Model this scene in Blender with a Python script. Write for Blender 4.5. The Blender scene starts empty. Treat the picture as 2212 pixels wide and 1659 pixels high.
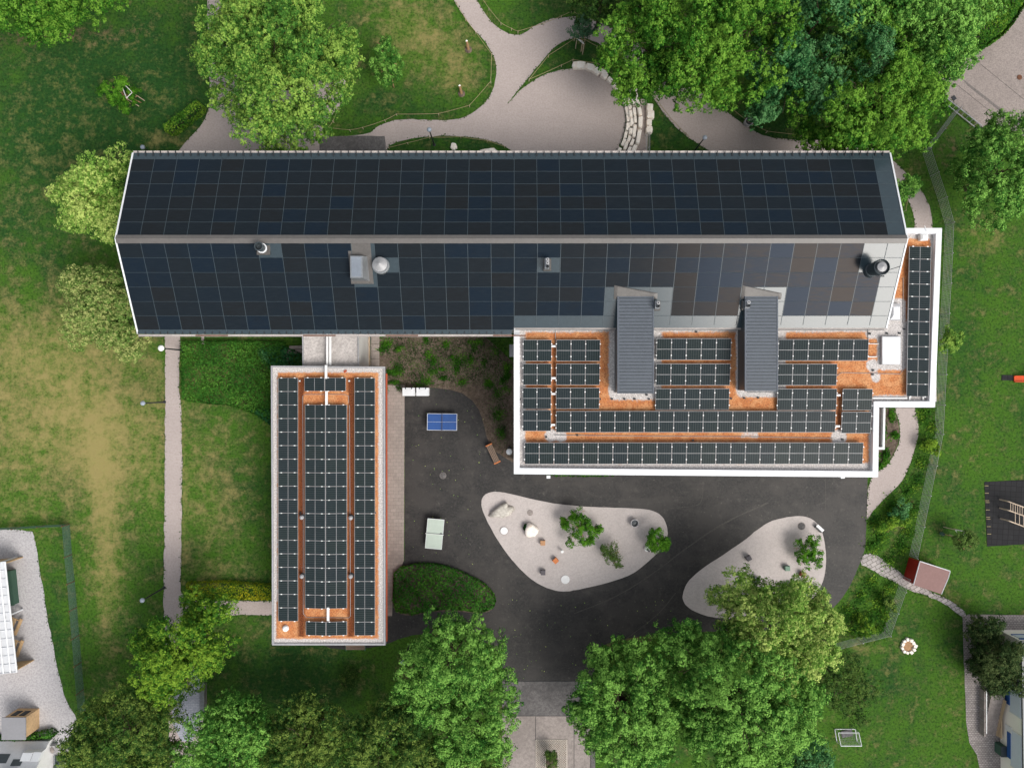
import bpy, math, random
import numpy as np
from mathutils import Vector, Matrix
from mathutils.geometry import tessellate_polygon

# ------------------------------------------------------------------ camera, sky, sun, exposure
H = 66.0                      # camera height above the ground (m)
sc = bpy.context.scene
C = sc.collection
cam_d = bpy.data.cameras.new("camera")
cam = bpy.data.objects.new("camera", cam_d); C.objects.link(cam)
cam.location = (0, 0, H); cam.rotation_euler = (0, 0, 0)
cam_d.sensor_width = 36.0; cam_d.lens = 25.0; cam_d.clip_end = 2000
sc.camera = cam
F = 25.0 / 36.0 * 2212.0

SUN_EL, SUN_AZ = math.radians(50), math.radians(131)   # azimuth clockwise from +Y (image up): south-east
w = bpy.data.worlds.new("World"); sc.world = w; w.use_nodes = True
nt = w.node_tree; bg = nt.nodes["Background"]
sky = nt.nodes.new("ShaderNodeTexSky"); sky.sky_type = 'NISHITA'; sky.sun_disc = False
sky.sun_elevation = SUN_EL; sky.sun_rotation = SUN_AZ
sky.air_density = 1.6; sky.dust_density = 4.0
hs = nt.nodes.new("ShaderNodeHueSaturation"); hs.inputs["Saturation"].default_value = 0.30
nt.links.new(sky.outputs[0], hs.inputs["Color"]); nt.links.new(hs.outputs[0], bg.inputs[0])
bg.inputs[1].default_value = 0.094
sl = bpy.data.lights.new("sun", 'SUN'); sl.energy = 1.3; sl.angle = math.radians(30); sl.color = (1.0, 0.95, 0.88)
so = bpy.data.objects.new("sun", sl); C.objects.link(so)
sd = Vector((math.sin(SUN_AZ) * math.cos(SUN_EL), math.cos(SUN_AZ) * math.cos(SUN_EL), math.sin(SUN_EL)))
so.rotation_euler = (-sd).to_track_quat('-Z', 'Y').to_euler(); so.location = (0, 0, 120)
sc.view_settings.view_transform = 'Standard'; sc.view_settings.look = 'None'
sc.view_settings.exposure = 0.86; sc.view_settings.gamma = 1.0
sc.cycles.max_bounces = 6; sc.cycles.diffuse_bounces = 3; sc.cycles.transparent_max_bounces = 12

R = random.Random(7)

# ------------------------------------------------------------------ helpers: survey points
def P(x, y, z=0.0):
    """Survey point (in photo units of 2212 x 1659) at height z -> metres."""
    k = (H - z) / F
    return Vector(((x - 1106.0) * k, (829.5 - y) * k, z))
def S(z=0.0): return (H - z) / F
def PL(pts, z=0.0): return [P(x, y, z).to_2d() for x, y in pts]
def chaikin(pts, n=2, closed=True):
    for _ in range(n):
        q = []
        m = len(pts)
        rng = range(m) if closed else range(m - 1)
        if not closed: q.append(pts[0])
        for i in rng:
            a, b = pts[i], pts[(i + 1) % m]
            q.append((a[0] * .75 + b[0] * .25, a[1] * .75 + b[1] * .25)); q.append((a[0] * .25 + b[0] * .75, a[1] * .25 + b[1] * .75))
        if not closed: q.append(pts[-1])
        pts = q
    return pts
def ragged(pts, step=0.25, amp=0.04, seed=1):
    """Resample a closed outline (metres) and roughen it a little."""
    r = random.Random(seed); out = []
    n = len(pts)
    for i in range(n):
        a, b = Vector(pts[i]), Vector(pts[(i + 1) % n]); L = (b - a).length
        k = max(1, int(L / step))
        for j in range(k):
            p = a.lerp(b, j / k)
            out.append((p.x + r.gauss(0, amp), p.y + r.gauss(0, amp)))
    return out

# ------------------------------------------------------------------ helpers: tags
def tag(o, label=None, cat=None, group=None, kind=None):
    if label: o["label"] = label
    if cat: o["category"] = cat
    if group: o["group"] = group
    if kind: o["kind"] = kind
    return o
def thing(name, label, cat, loc=(0, 0, 0), rz=0.0, group=None):
    o = bpy.data.objects.new(name, None); C.objects.link(o)
    o.empty_display_size = 0.3
    o.location = loc; o.rotation_euler = (0, 0, rz)
    return tag(o, label, cat, group)
def dup(root, loc, rz=0.0, label=None, group=None):
    r = root.copy(); C.objects.link(r); r.location = loc; r.rotation_euler = (0, 0, rz)
    if label: r["label"] = label
    if group: r["group"] = group
    for ch in list(root.children):
        c = ch.copy(); C.objects.link(c); c.parent = r
        for g in list(ch.children):
            d = g.copy(); C.objects.link(d); d.parent = c
    return r

# ------------------------------------------------------------------ helpers: mesh collecting
class MB:
    def __init__(s, seed=0): s.v = []; s.f = []; s.mi = []; s.m = 0; s.uv = {}; s.r = random.Random(seed)
    def quad(s, a, b, c, d, uv=None):
        i = len(s.v); s.v += [tuple(a), tuple(b), tuple(c), tuple(d)]; s.f.append((i, i + 1, i + 2, i + 3)); s.mi.append(s.m)
        if uv: s.uv[len(s.f) - 1] = uv
    def face(s, pts):
        i = len(s.v); s.v += [tuple(p) for p in pts]; s.f.append(tuple(range(i, i + len(pts)))); s.mi.append(s.m)
    def hexa(s, p):   # 8 points: bottom 4 ccw, top 4 ccw
        i = len(s.v); s.v += [tuple(q) for q in p]
        for f in ((3, 2, 1, 0), (4, 5, 6, 7), (0, 1, 5, 4), (1, 2, 6, 5), (2, 3, 7, 6), (3, 0, 4, 7)):
            s.f.append(tuple(i + k for k in f)); s.mi.append(s.m)
    def box(s, c, d, rz=0.0):
        co, si = math.cos(rz), math.sin(rz); p = []
        for z in (-.5, .5):
            for x, y in ((-.5, -.5), (.5, -.5), (.5, .5), (-.5, .5)):
                X, Y = x * d[0], y * d[1]
                p.append((c[0] + X * co - Y * si, c[1] + X * si + Y * co, c[2] + z * d[2]))
        s.hexa(p)
    def prism(s, poly, z0, z1, cap0=False):
        n = len(poly)
        if z1 > z0:
            for i in range(n):
                a, b = poly[i], poly[(i + 1) % n]
                s.quad((a[0], a[1], z0), (b[0], b[1], z0), (b[0], b[1], z1), (a[0], a[1], z1))
        tris = tessellate_polygon([[Vector((p[0], p[1], 0)) for p in poly]])
        i = len(s.v); s.v += [(p[0], p[1], z1) for p in poly]
        for t in tris:
            a, b, c = (Vector(poly[k][:2]) for k in t)
            if (b - a).cross(c - a) < 0: t = (t[0], t[2], t[1])
            s.f.append(tuple(i + k for k in t)); s.mi.append(s.m)
    def ring(s, outer, inner, z0, z1):
        """Closed wall band between two outlines with the same number of points."""
        n = len(outer)
        for i in range(n):
            j = (i + 1) % n; o0, o1, i0, i1 = outer[i], outer[j], inner[i], inner[j]
            s.quad((*o0[:2], z1), (*o1[:2], z1), (*i1[:2], z1), (*i0[:2], z1))
            s.quad((*o0[:2], z0), (*o1[:2], z0), (*o1[:2], z1), (*o0[:2], z1))
            s.quad((*i1[:2], z0), (*i0[:2], z0), (*i0[:2], z1), (*i1[:2], z1))
    def tube(s, path, r, n=6, cap=True):
        path = [Vector(p) for p in path]; rings = []
        for k, p in enumerate(path):
            a = path[max(0, k - 1)]; b = path[min(len(path) - 1, k + 1)]; t = (b - a).normalized()
            u = t.cross(Vector((0, 0, 1)))
            if u.length < 1e-3: u = t.cross(Vector((1, 0, 0)))
            u.normalize(); q = t.cross(u); rr = r[k] if isinstance(r, (list, tuple)) else r
            i = len(s.v)
            for j in range(n):
                an = 2 * math.pi * j / n; s.v.append(tuple(p + u * math.cos(an) * rr + q * math.sin(an) * rr))
            rings.append(i)
        for a, b in zip(rings, rings[1:]):
            for j in range(n):
                s.f.append((a + j, a + (j + 1) % n, b + (j + 1) % n, b + j)); s.mi.append(s.m)
        if cap:
            s.f.append(tuple(rings[0] + j for j in range(n - 1, -1, -1))); s.mi.append(s.m)
            s.f.append(tuple(rings[-1] + j for j in range(n))); s.mi.append(s.m)
    def lathe(s, c, prof, n=20):
        """prof: list of (radius, z) turned round the vertical through c."""
        rings = []
        for r, z in prof:
            i = len(s.v)
            for j in range(n):
                a = 2 * math.pi * j / n; s.v.append((c[0] + r * math.cos(a), c[1] + r * math.sin(a), c[2] + z))
            rings.append(i)
        for a, b in zip(rings, rings[1:]):
            for j in range(n):
                s.f.append((a + j, a + (j + 1) % n, b + (j + 1) % n, b + j)); s.mi.append(s.m)
        s.f.append(tuple(rings[-1] + j for j in range(n))); s.mi.append(s.m)
    def rock(s, c, rad, seed=0, n=14, rough=.14, flat=1.0):
        r = random.Random(seed); ph = [(r.uniform(0, 6.3), r.uniform(-1, 1), r.randint(2, 5)) for _ in range(6)]
        prof = [(math.sin(t), math.cos(t)) for t in [math.pi * k / 9 for k in range(9, -1, -1)]]
        rings = []
        for q, (sr, cz) in enumerate(prof):
            i = len(s.v)
            for j in range(n):
                a = 2 * math.pi * j / n
                k = 1 + rough * sum(math.sin(m * a + p + 3 * b * cz) for p, b, m in ph) / 2.2
                s.v.append((c[0] + rad[0] * sr * k * math.cos(a), c[1] + rad[1] * sr * k * math.sin(a), c[2] + rad[2] * max(-.35, min(flat, cz * (1 + .3 * (k - 1))))))
            rings.append(i)
        for a, b in zip(rings, rings[1:]):
            for j in range(n):
                s.f.append((a + j, a + (j + 1) % n, b + (j + 1) % n, b + j)); s.mi.append(s.m)
    def build(s, name, mats, parent=None, origin=None, smooth=False):
        if not isinstance(mats, (list, tuple)): mats = [mats]
        og = Vector(origin) if origin is not None else (parent_loc(parent) if parent else Vector((0, 0, 0)))
        me = bpy.data.meshes.new(name)
        me.from_pydata([(x - og.x, y - og.y, z - og.z) for x, y, z in s.v], [], s.f)
        for m in mats: me.materials.append(m)
        if len(mats) > 1: me.polygons.foreach_set("material_index", s.mi)
        if s.uv:
            ul = me.uv_layers.new(name="UVMap")
            for fi, uv in s.uv.items():
                for k, li in enumerate(me.polygons[fi].loop_indices): ul.data[li].uv = uv[k]
        if smooth: me.polygons.foreach_set("use_smooth", [True] * len(me.polygons))
        me.update()
        o = bpy.data.objects.new(name, me); C.objects.link(o)
        if parent: o.parent = parent
        else: o.location = og
        return o
def parent_loc(p):
    v = Vector((0, 0, 0))
    while p is not None: v += p.location; p = p.parent
    return v

# ------------------------------------------------------------------ helpers: materials
class Mat:
    def __init__(s, name, rough=.8, spec=.3, metal=0.0):
        s.mat = bpy.data.materials.new(name); s.mat.use_nodes = True
        s.t = s.mat.node_tree; s.b = s.t.nodes["Principled BSDF"]
        s.b.inputs["Roughness"].default_value = rough; s.b.inputs["Specular IOR Level"].default_value = spec; s.b.inputs["Metallic"].default_value = metal
        s.co = s.t.nodes.new("ShaderNodeTexCoord").outputs["Object"]
    def n(s, typ, **kw):
        nd = s.t.nodes.new(typ)
        for k, v in kw.items(): setattr(nd, k, v)
        return nd
    def put(s, sock, v):
        if isinstance(v, bpy.types.NodeSocket): s.t.links.new(v, sock)
        elif isinstance(v, (tuple, list)) and len(v) == 3 and sock.type == 'RGBA': sock.default_value = (*v, 1)
        else: sock.default_value = v
    def noise(s, scale, detail=4, rough=.6, stretch=None, off=0.0):
        nd = s.n("ShaderNodeTexNoise"); nd.inputs["Scale"].default_value = scale; nd.inputs["Detail"].default_value = detail; nd.inputs["Roughness"].default_value = rough
        mp = s.n("ShaderNodeMapping"); mp.inputs["Scale"].default_value = stretch or (1, 1, 1); mp.inputs["Location"].default_value = (off, off * 1.7, 0)
        s.t.links.new(s.co, mp.inputs[0]); s.t.links.new(mp.outputs[0], nd.inputs["Vector"])
        return nd.outputs["Fac"]
    def attr(s, name):
        nd = s.n("ShaderNodeAttribute"); nd.attribute_name = name; return nd.outputs["Fac"]
    def math(s, op, a, b=0.0, c=None, clamp=False):
        nd = s.n("ShaderNodeMath", operation=op, use_clamp=clamp); s.put(nd.inputs[0], a); s.put(nd.inputs[1], b)
        if c is not None: s.put(nd.inputs[2], c)
        return nd.outputs[0]
    def sm(s, v, lo, hi, a=0.0, b=1.0):
        nd = s.n("ShaderNodeMapRange", interpolation_type='SMOOTHSTEP'); s.put(nd.inputs["Value"], v)
        for k, q in (("From Min", lo), ("From Max", hi), ("To Min", a), ("To Max", b)): nd.inputs[k].default_value = q
        return nd.outputs["Result"]
    def mix(s, f, a, b, mode='MIX'):
        nd = s.n("ShaderNodeMix", data_type='RGBA', blend_type=mode); s.put(nd.inputs["Factor"], f); s.put(nd.inputs["A"], a); s.put(nd.inputs["B"], b)
        nd.clamp_factor = True
        for sk in (nd.inputs[6], nd.inputs[7]): pass
        return nd.outputs["Result"]
    def bump(s, h, strength=.3, dist=.03):
        nd = s.n("ShaderNodeBump"); nd.inputs["Strength"].default_value = strength; nd.inputs["Distance"].default_value = dist
        s.t.links.new(h, nd.inputs["Height"]); s.t.links.new(nd.outputs[0], s.b.inputs["Normal"])
    def col(s, c): s.put(s.b.inputs["Base Color"], c); return s
# the Mix node keeps one A/B/Result triple per data type: pick the colour ones by index
def _mix(s, f, a, b, mode='MIX'):
    nd = s.n("ShaderNodeMix", data_type='RGBA', blend_type=mode); nd.clamp_factor = True
    s.put(nd.inputs[0], f); s.put(nd.inputs[6], a); s.put(nd.inputs[7], b)
    return nd.outputs[2]
Mat.mix = _mix
def scl(c, k): return tuple(x * k for x in c)
def plain(name, c, rough=.7, spec=.3, metal=0.0, var=.15, scale=6.0, bump=0.0):
    m = Mat(name, rough, spec, metal); f = m.noise(scale, 5, .65); g = m.noise(scale * .13, 3, .5, off=3)
    k = m.math('ADD', m.math('MULTIPLY', f, .6), m.math('MULTIPLY', g, .4))
    m.col(m.mix(m.sm(k, .3, .7), scl(c, 1 - var), scl(c, 1 + var)))
    if bump: m.bump(f, bump, .02)
    return m.mat
def speckle(name, c, c2, scale=22., rough=.95, stain=(.6, .25), spec=.2, bump=.3):
    """Gravel / concrete / asphalt: grain of two tones with broad worn patches."""
    m = Mat(name, rough, spec); f = m.noise(scale * .6, 3, .75); f2 = m.noise(scale * .24, 2, .6, off=2); g = m.noise(.38, 6, .66); h = m.noise(2.2, 5, .66, off=9)
    k = m.math('ADD', m.math('MULTIPLY', f, .5), m.math('MULTIPLY', f2, .5))
    a = m.mix(m.sm(k, .38, .62), c2, c)
    a = m.mix(m.sm(f2, .60, .74, 0, .35), a, scl(c2, .62))
    d = m.math('ADD', m.math('MULTIPLY', g, .6), m.math('MULTIPLY', h, .4))
    a = m.mix(m.sm(d, .38, .60, stain[1], 0.0), a, scl(c2, stain[0]))
    m.col(a); m.bump(f2, bump, .03)
    return m.mat

M = {}
# grass: dryness, bare soil and depth of green are painted on the lawn's own vertices
m = Mat("grass", .95, .1)
nb = m.noise(.13, 4, .6, off=31); n1 = m.noise(.55, 6, .68); n2 = m.noise(1.7, 6, .74, off=5); n3 = m.noise(4.4, 4, .8, off=11); n4 = m.noise(1.3, 6, .7, off=23)
def dev(x, k): return m.math('MULTIPLY', m.math('SUBTRACT', x, .5), k)
def add(*q):
    r = q[0]
    for v in q[1:]: r = m.math('ADD', r, v)
    return r
dp = add(m.attr("deep"), dev(n1, 2.6), dev(nb, 1.6), dev(n2, 1.0))
g = m.mix(m.sm(dp, .05, .95), (.054, .132, .014), (.017, .064, .014))
g = m.mix(m.sm(n4, .50, .72, 0, .6), g, (.024, .075, .020))
g = m.mix(m.sm(n2, .46, .75, 0, .55), g, (.080, .125, .020))
g = m.mix(m.sm(n3, .34, .54, .75, 0), g, (.010, .028, .007))
g = m.mix(m.sm(n3, .55, .75, 0, .35), g, (.090, .165, .035))
dr = add(m.attr("dry"), dev(n2, 1.5), dev(n1, 2.4), dev(n3, .9), dev(n4, 1.6))
g = m.mix(m.sm(dr, -.30, 1.15, 0, .80), g, (.325, .262, .105))
sl_ = add(m.attr("soil"), dev(n4, 2.0), dev(n3, 1.0), dev(n1, 1.0))
g = m.mix(m.sm(sl_, .30, 1.0, 0, .80), g, (.150, .098, .062))
m.col(g); m.bump(m.math('ADD', n3, n2), .8, .10); M["grass"] = m.mat

M["path"] = speckle("path_gravel", (.43, .37, .35), (.345, .295, .277), 26., stain=(.85, .25))
M["kiesel"] = speckle("yard_gravel", (.50, .48, .49), (.32, .31, .32), 24., stain=(.8, .2))
M["sand"] = speckle("island_gravel", (.51, .462, .445), (.42, .378, .362), 24., stain=(.8, .3))
M["street"] = speckle("street_asphalt", (.34, .29, .27), (.22, .19, .175), 26., stain=(.7, .35))
M["street2"] = speckle("street_patch", (.19, .168, .160), (.13, .117, .112), 26., stain=(.8, .2))
M["concrete"] = speckle("concrete", (.33, .29, .27), (.24, .21, .195), 14., stain=(.6, .45))
M["worn"] = speckle("worn_concrete", (.17, .16, .158), (.105, .10, .10), 14., stain=(.55, .6))
M["soil"] = speckle("bed_soil", (.175, .135, .105), (.085, .064, .048), 12., stain=(.5, .6), bump=.8)
# asphalt with lighter scuffs and darker tyre sweeps
m = Mat("asphalt", .60, .35); f = m.noise(13., 3, .8); f2 = m.noise(5., 2, .6, off=2); g = m.noise(.30, 6, .68); h = m.noise(1.3, 6, .72, off=8); sw = m.noise(.45, 5, .6, stretch=(.3, 1.8, 1), off=3); sp = m.noise(3.4, 2, .5, off=14)
a = m.mix(m.sm(m.math('ADD', m.math('MULTIPLY', f, .5), m.math('MULTIPLY', f2, .5)), .38, .64), (0.0126, 0.0122, 0.0122), (0.0311, 0.0289, 0.0274))
a = m.mix(m.sm(g, .42, .62, 0, .75), a, (0.0429, 0.0385, 0.0355)); a = m.mix(m.sm(sw, .52, .70, 0, .40), a, (0.0518, 0.0459, 0.0414)); a = m.mix(m.sm(h, .53, .70, 0, .55), a, (0.0681, 0.0607, 0.0548)); a = m.mix(m.sm(sp, .66, .74, 0, .5), a, (0.1036, 0.0925, 0.0814))
m.col(a); m.bump(f2, .25, .02); M["asphalt"] = m.mat
M["asphalt2"] = speckle("asphalt_seam", (.075, .067, .060), (.045, .041, .038), 22., spec=.3, rough=.62)
# slab paving
def slabs(name, c, c2, sx, sy, joint=(.10, .085, .075), rot=0.0, jw=.02, off=.5):
    m = Mat(name, .9, .2); br = m.n("ShaderNodeTexBrick"); mp = m.n("ShaderNodeMapping"); mp.inputs["Rotation"].default_value = (0, 0, rot)
    m.t.links.new(m.co, mp.inputs[0]); m.t.links.new(mp.outputs[0], br.inputs["Vector"])
    br.inputs["Scale"].default_value = 1.0; br.inputs["Brick Width"].default_value = sx; br.inputs["Row Height"].default_value = sy
    br.inputs["Mortar Size"].default_value = jw; br.inputs["Color1"].default_value = (*c, 1); br.inputs["Color2"].default_value = (*c2, 1); br.inputs["Mortar"].default_value = (*joint, 1); br.offset = off
    f = m.noise(9., 5, .7); g = m.noise(.7, 4, .6)
    a = m.mix(m.sm(f, .3, .7, 0, .35), br.outputs["Color"], scl(c2, .6)); a = m.mix(m.sm(g, .45, .7, 0, .4), a, scl(c2, .62))
    m.col(a); m.bump(f, .2, .01); return m.mat
M["slab"] = slabs("slab_paving", (.36, .31, .28), (.30, .26, .235), .5, .33, (.20, .17, .155), jw=.012)
M["cobble"] = slabs("cobble_paving", (.40, .36, .345), (.27, .24, .23), .26, .17, (.11, .10, .09), rot=.0, jw=.018)
M["cobble2"] = slabs("path_setts", (.50, .46, .44), (.36, .33, .32), .55, .36, (.16, .145, .13), rot=-.5, jw=.03)
M["ramp"] = slabs("ramp_setts", (.42, .44, .50), (.34, .36, .42), .4, .16, (.20, .21, .24), jw=.012)
M["rubber"] = slabs("rubber_mat", (.020, .020, .022), (.026, .026, .028), .5, .5, (.009, .009, .010), rot=.06, jw=.02, off=0)
# roofs
def pv(name, cols, rough, lines=None, spec=.5):
    m = Mat(name, rough, .5); t = m.attr("tint"); f = m.noise(6., 3, .6, stretch=(.25, 2.5, 1)); f2 = m.noise(.9, 4, .6)
    a = m.mix(m.sm(t, 0.0, .5), cols[0], cols[1]); a = m.mix(m.sm(t, .5, 1.0), a, cols[2]); a = m.mix(m.sm(f, .42, .7, 0, .5), a, scl(cols[1], 1.5)); a = m.mix(m.sm(f2, .5, .75, 0, .35), a, cols[2])
    m.b.inputs["Specular IOR Level"].default_value = spec
    if not lines:
        m.put(m.b.inputs["Specular Tint"], m.mix(m.sm(m.math('ADD', t, m.math('MULTIPLY', m.math('SUBTRACT', f, .5), 1.2)), .25, .75), (.70, .78, 1.0), (1.0, .82, .72)))
    if lines:
        uv = m.n("ShaderNodeUVMap").outputs[0]; sp = m.n("ShaderNodeSeparateXYZ"); m.t.links.new(uv, sp.inputs[0])
        def ln(k, q, wd):
            fr = m.math('FRACT', m.math('ADD', m.math('MULTIPLY', sp.outputs[k], q), .5)); return m.math('LESS_THAN', m.math('ABSOLUTE', m.math('SUBTRACT', fr, .5)), wd)
        l = m.math('MAXIMUM', ln(0, 6, .055), m.math('MULTIPLY', ln(1, 18, .09), .55)); a = m.mix(m.math('MULTIPLY', l, .6), a, lines)
    m.col(a); return m.mat
M["tile"] = pv("roof_solar_glass", ((.0085, .0150, .0240), (.0105, .0150, .0195), (.0120, .0145, .0170)), .20, spec=.085)
M["pvcell"] = pv("solar_cell_glass", ((.010, .017, .019), (.012, .018, .022), (.013, .020, .020)), .24, lines=(.105, .125, .125), spec=.07)
M["plate"] = plain("roof_plate", (.032, .049, .060), .20, .45, var=.10, scale=3.)
M["ridge"] = plain("ridge_metal", (.112, .104, .099), .42, .45, var=.12, scale=4.)
M["flash"] = plain("flashing_metal", (.095, .088, .083), .45, .4, var=.2, scale=4.)
M["seam"] = plain("standing_seam_metal", (.085, .098, .120), .42, .4, var=.10, scale=3.)
M["joint"] = plain("roof_joint", (.046, .066, .079), .4, .4, var=.1)
M["alu"] = plain("aluminium", (.34, .34, .35), .5, .4, .2, var=.15)
M["clamp"] = plain("clamp_white", (.85, .85, .85), .5, .5)
M["white"] = plain("white_coping", (.68, .695, .72), .5, .4, var=.07, scale=1.4)
M["whitep"] = plain("white_paint", (.72, .72, .72), .55, .3, var=.06)
M["dome"] = plain("skylight_acrylic", (.74, .75, .78), .3, .5, var=.04)
M["gutter"] = plain("gutter", (.42, .38, .36), .5, .4, var=.18, scale=1.5)
M["zinc"] = plain("zinc", (.30, .315, .33), .35, .5, .6, var=.15)
M["darkm"] = plain("dark_metal", (.022, .026, .030), .5, .4, var=.2)
M["slate"] = plain("dark_steel", (.040, .052, .060), .4, .5, var=.2)
M["pane"] = plain("window_glass", (.03, .04, .05), .12, .6, var=.1)
M["wallw"] = plain("render_wall", (.55, .54, .52), .9, .2, var=.05, scale=1.)
M["wallr"] = plain("red_wall", (.36, .075, .035), .8, .2, var=.1)
M["cream"] = plain("cream_wall", (.92, .86, .77), .9, .2, var=.04, scale=1.)
M["tan"] = plain("tan_wall", (.50, .37, .24), .9, .2, var=.06)
M["blue"] = plain("blue_paint", (.022, .085, .28), .5, .4, var=.06)
M["paleb"] = plain("pale_blue_blind", (.62, .66, .74), .5, .4, var=.04)
M["lamph"] = plain("lamp_dome", (.27, .31, .37), .4, .4, var=.08)
M["lampw"] = plain("lamp_white", (.82, .83, .83), .5, .4, var=.03)
M["wood"] = plain("light_wood", (.50, .34, .19), .7, .3, var=.22, scale=5.)
M["woodg"] = plain("grey_wood", (.20, .145, .11), .8, .2, var=.25, scale=6.)
M["woodo"] = plain("orange_wood", (.52, .17, .055), .6, .3, var=.12)
M["stone"] = None
m = Mat("limestone", .9, .2); f = m.noise(5., 5, .65); g = m.noise(1.6, 4, .6, off=4)
a = m.mix(m.sm(f, .3, .7), (.78, .69, .60), (.88, .84, .79)); a = m.mix(m.sm(g, .55, .75, 0, .6), a, (.60, .41, .28)); m.col(a); m.bump(f, .5, .05); M["stone"] = m.mat
m = Mat("grey_rock", .9, .2); f = m.noise(4., 6, .65); g = m.noise(1.3, 4, .6, off=4)
a = m.mix(m.sm(f, .3, .7), (.36, .33, .29), (.58, .55, .50)); a = m.mix(m.sm(g, .55, .7, 0, .5), a, (.27, .27, .19)); m.col(a); m.bump(f, .6, .06); M["rock"] = m.mat
M["bark"] = plain("bark", (.085, .062, .045), .95, .1, var=.3, scale=9., bump=.5)
M["barkl"] = plain("pale_bark", (.33, .20, .11), .9, .1, var=.2, scale=9.)
M["stake"] = plain("stake_wood", (.50, .40, .31), .85, .2, var=.2)
M["rope"] = plain("rope", (.30, .25, .14), .9, .1, var=.2)
M["rust"] = plain("rust", (.14, .065, .040), .9, .2, var=.3)
M["ttblue"] = plain("table_blue", (.018, .070, .245), .45, .4, var=.12, scale=2.)
M["ttgreen"] = plain("table_pale_green", (.43, .50, .44), .6, .3, var=.06, scale=2.)
M["red"] = plain("red_paint", (.30, .018, .012), .6, .3, var=.1)
M["pinkroof"] = plain("pink_felt_roof", (.235, .145, .135), .9, .2, var=.08)
M["greenm"] = plain("green_metal", (.03, .12, .07), .5, .4, var=.1)
M["greenbox"] = plain("dark_green_panel", (.05, .105, .075), .7, .3, var=.1)
M["orange"] = plain("slide_orange", (.72, .10, .025), .4, .5, var=.05)
M["lattice"] = plain("lattice_concrete", (.50, .45, .40), .9, .2, var=.12)
M["greyroof"] = plain("felt_grey", (.24, .24, .255), .9, .2, var=.06)
M["lightroof"] = plain("pale_roof", (.52, .53, .55), .6, .4, var=.08)
M["poly"] = plain("pale_glazing", (.56, .57, .59), .25, .5, var=.08, scale=1.5)
M["cgrey"] = plain("stool_grey", (.115, .105, .115), .8, .2, var=.15)
M["cgreen"] = plain("stool_green", (.17, .26, .20), .8, .2, var=.12)
M["cred"] = plain("stool_brown", (.27, .095, .06), .8, .2, var=.15)
M["cbrown"] = plain("stool_tan", (.44, .245, .13), .8, .2, var=.15)
m = Mat("sedum_roof", .95, .1); s_ = m.attr("sedum"); n1 = m.noise(1.4, 5, .65); n2 = m.noise(7., 4, .75, off=3); n3 = m.noise(9., 3, .8, off=6)
n5 = m.noise(9., 2, .7, off=16); gr = m.mix(m.sm(n3, .36, .64), (.40, .375, .365), (.72, .68, .66)); gr = m.mix(m.sm(n5, .38, .62, .5, 0), gr, (.30, .28, .27))
sd_ = m.mix(m.sm(n2, .32, .68), (.36, .115, .040), (.60, .25, .10)); sd_ = m.mix(m.sm(n1, .38, .66, 0, .75), sd_, (.62, .33, .16)); sd_ = m.mix(m.sm(n3, .36, .52, .65, 0), sd_, (.20, .060, .024)); sd_ = m.mix(m.math('MULTIPLY', m.attr("red"), .92), sd_, m.mix(m.sm(n3, .35, .6), (.050, .014, .007), (.155, .042, .016)))  # red attribute: redder sedum, with the panels' shading put into its dark tone
k = add(s_, dev(n1, 1.3), dev(n2, 1.3), dev(n3, .8))
m.col(m.mix(m.sm(k, .25, .8), gr, sd_)); m.bump(n3, .6, .04); M["sedum"] = m.mat

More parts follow.
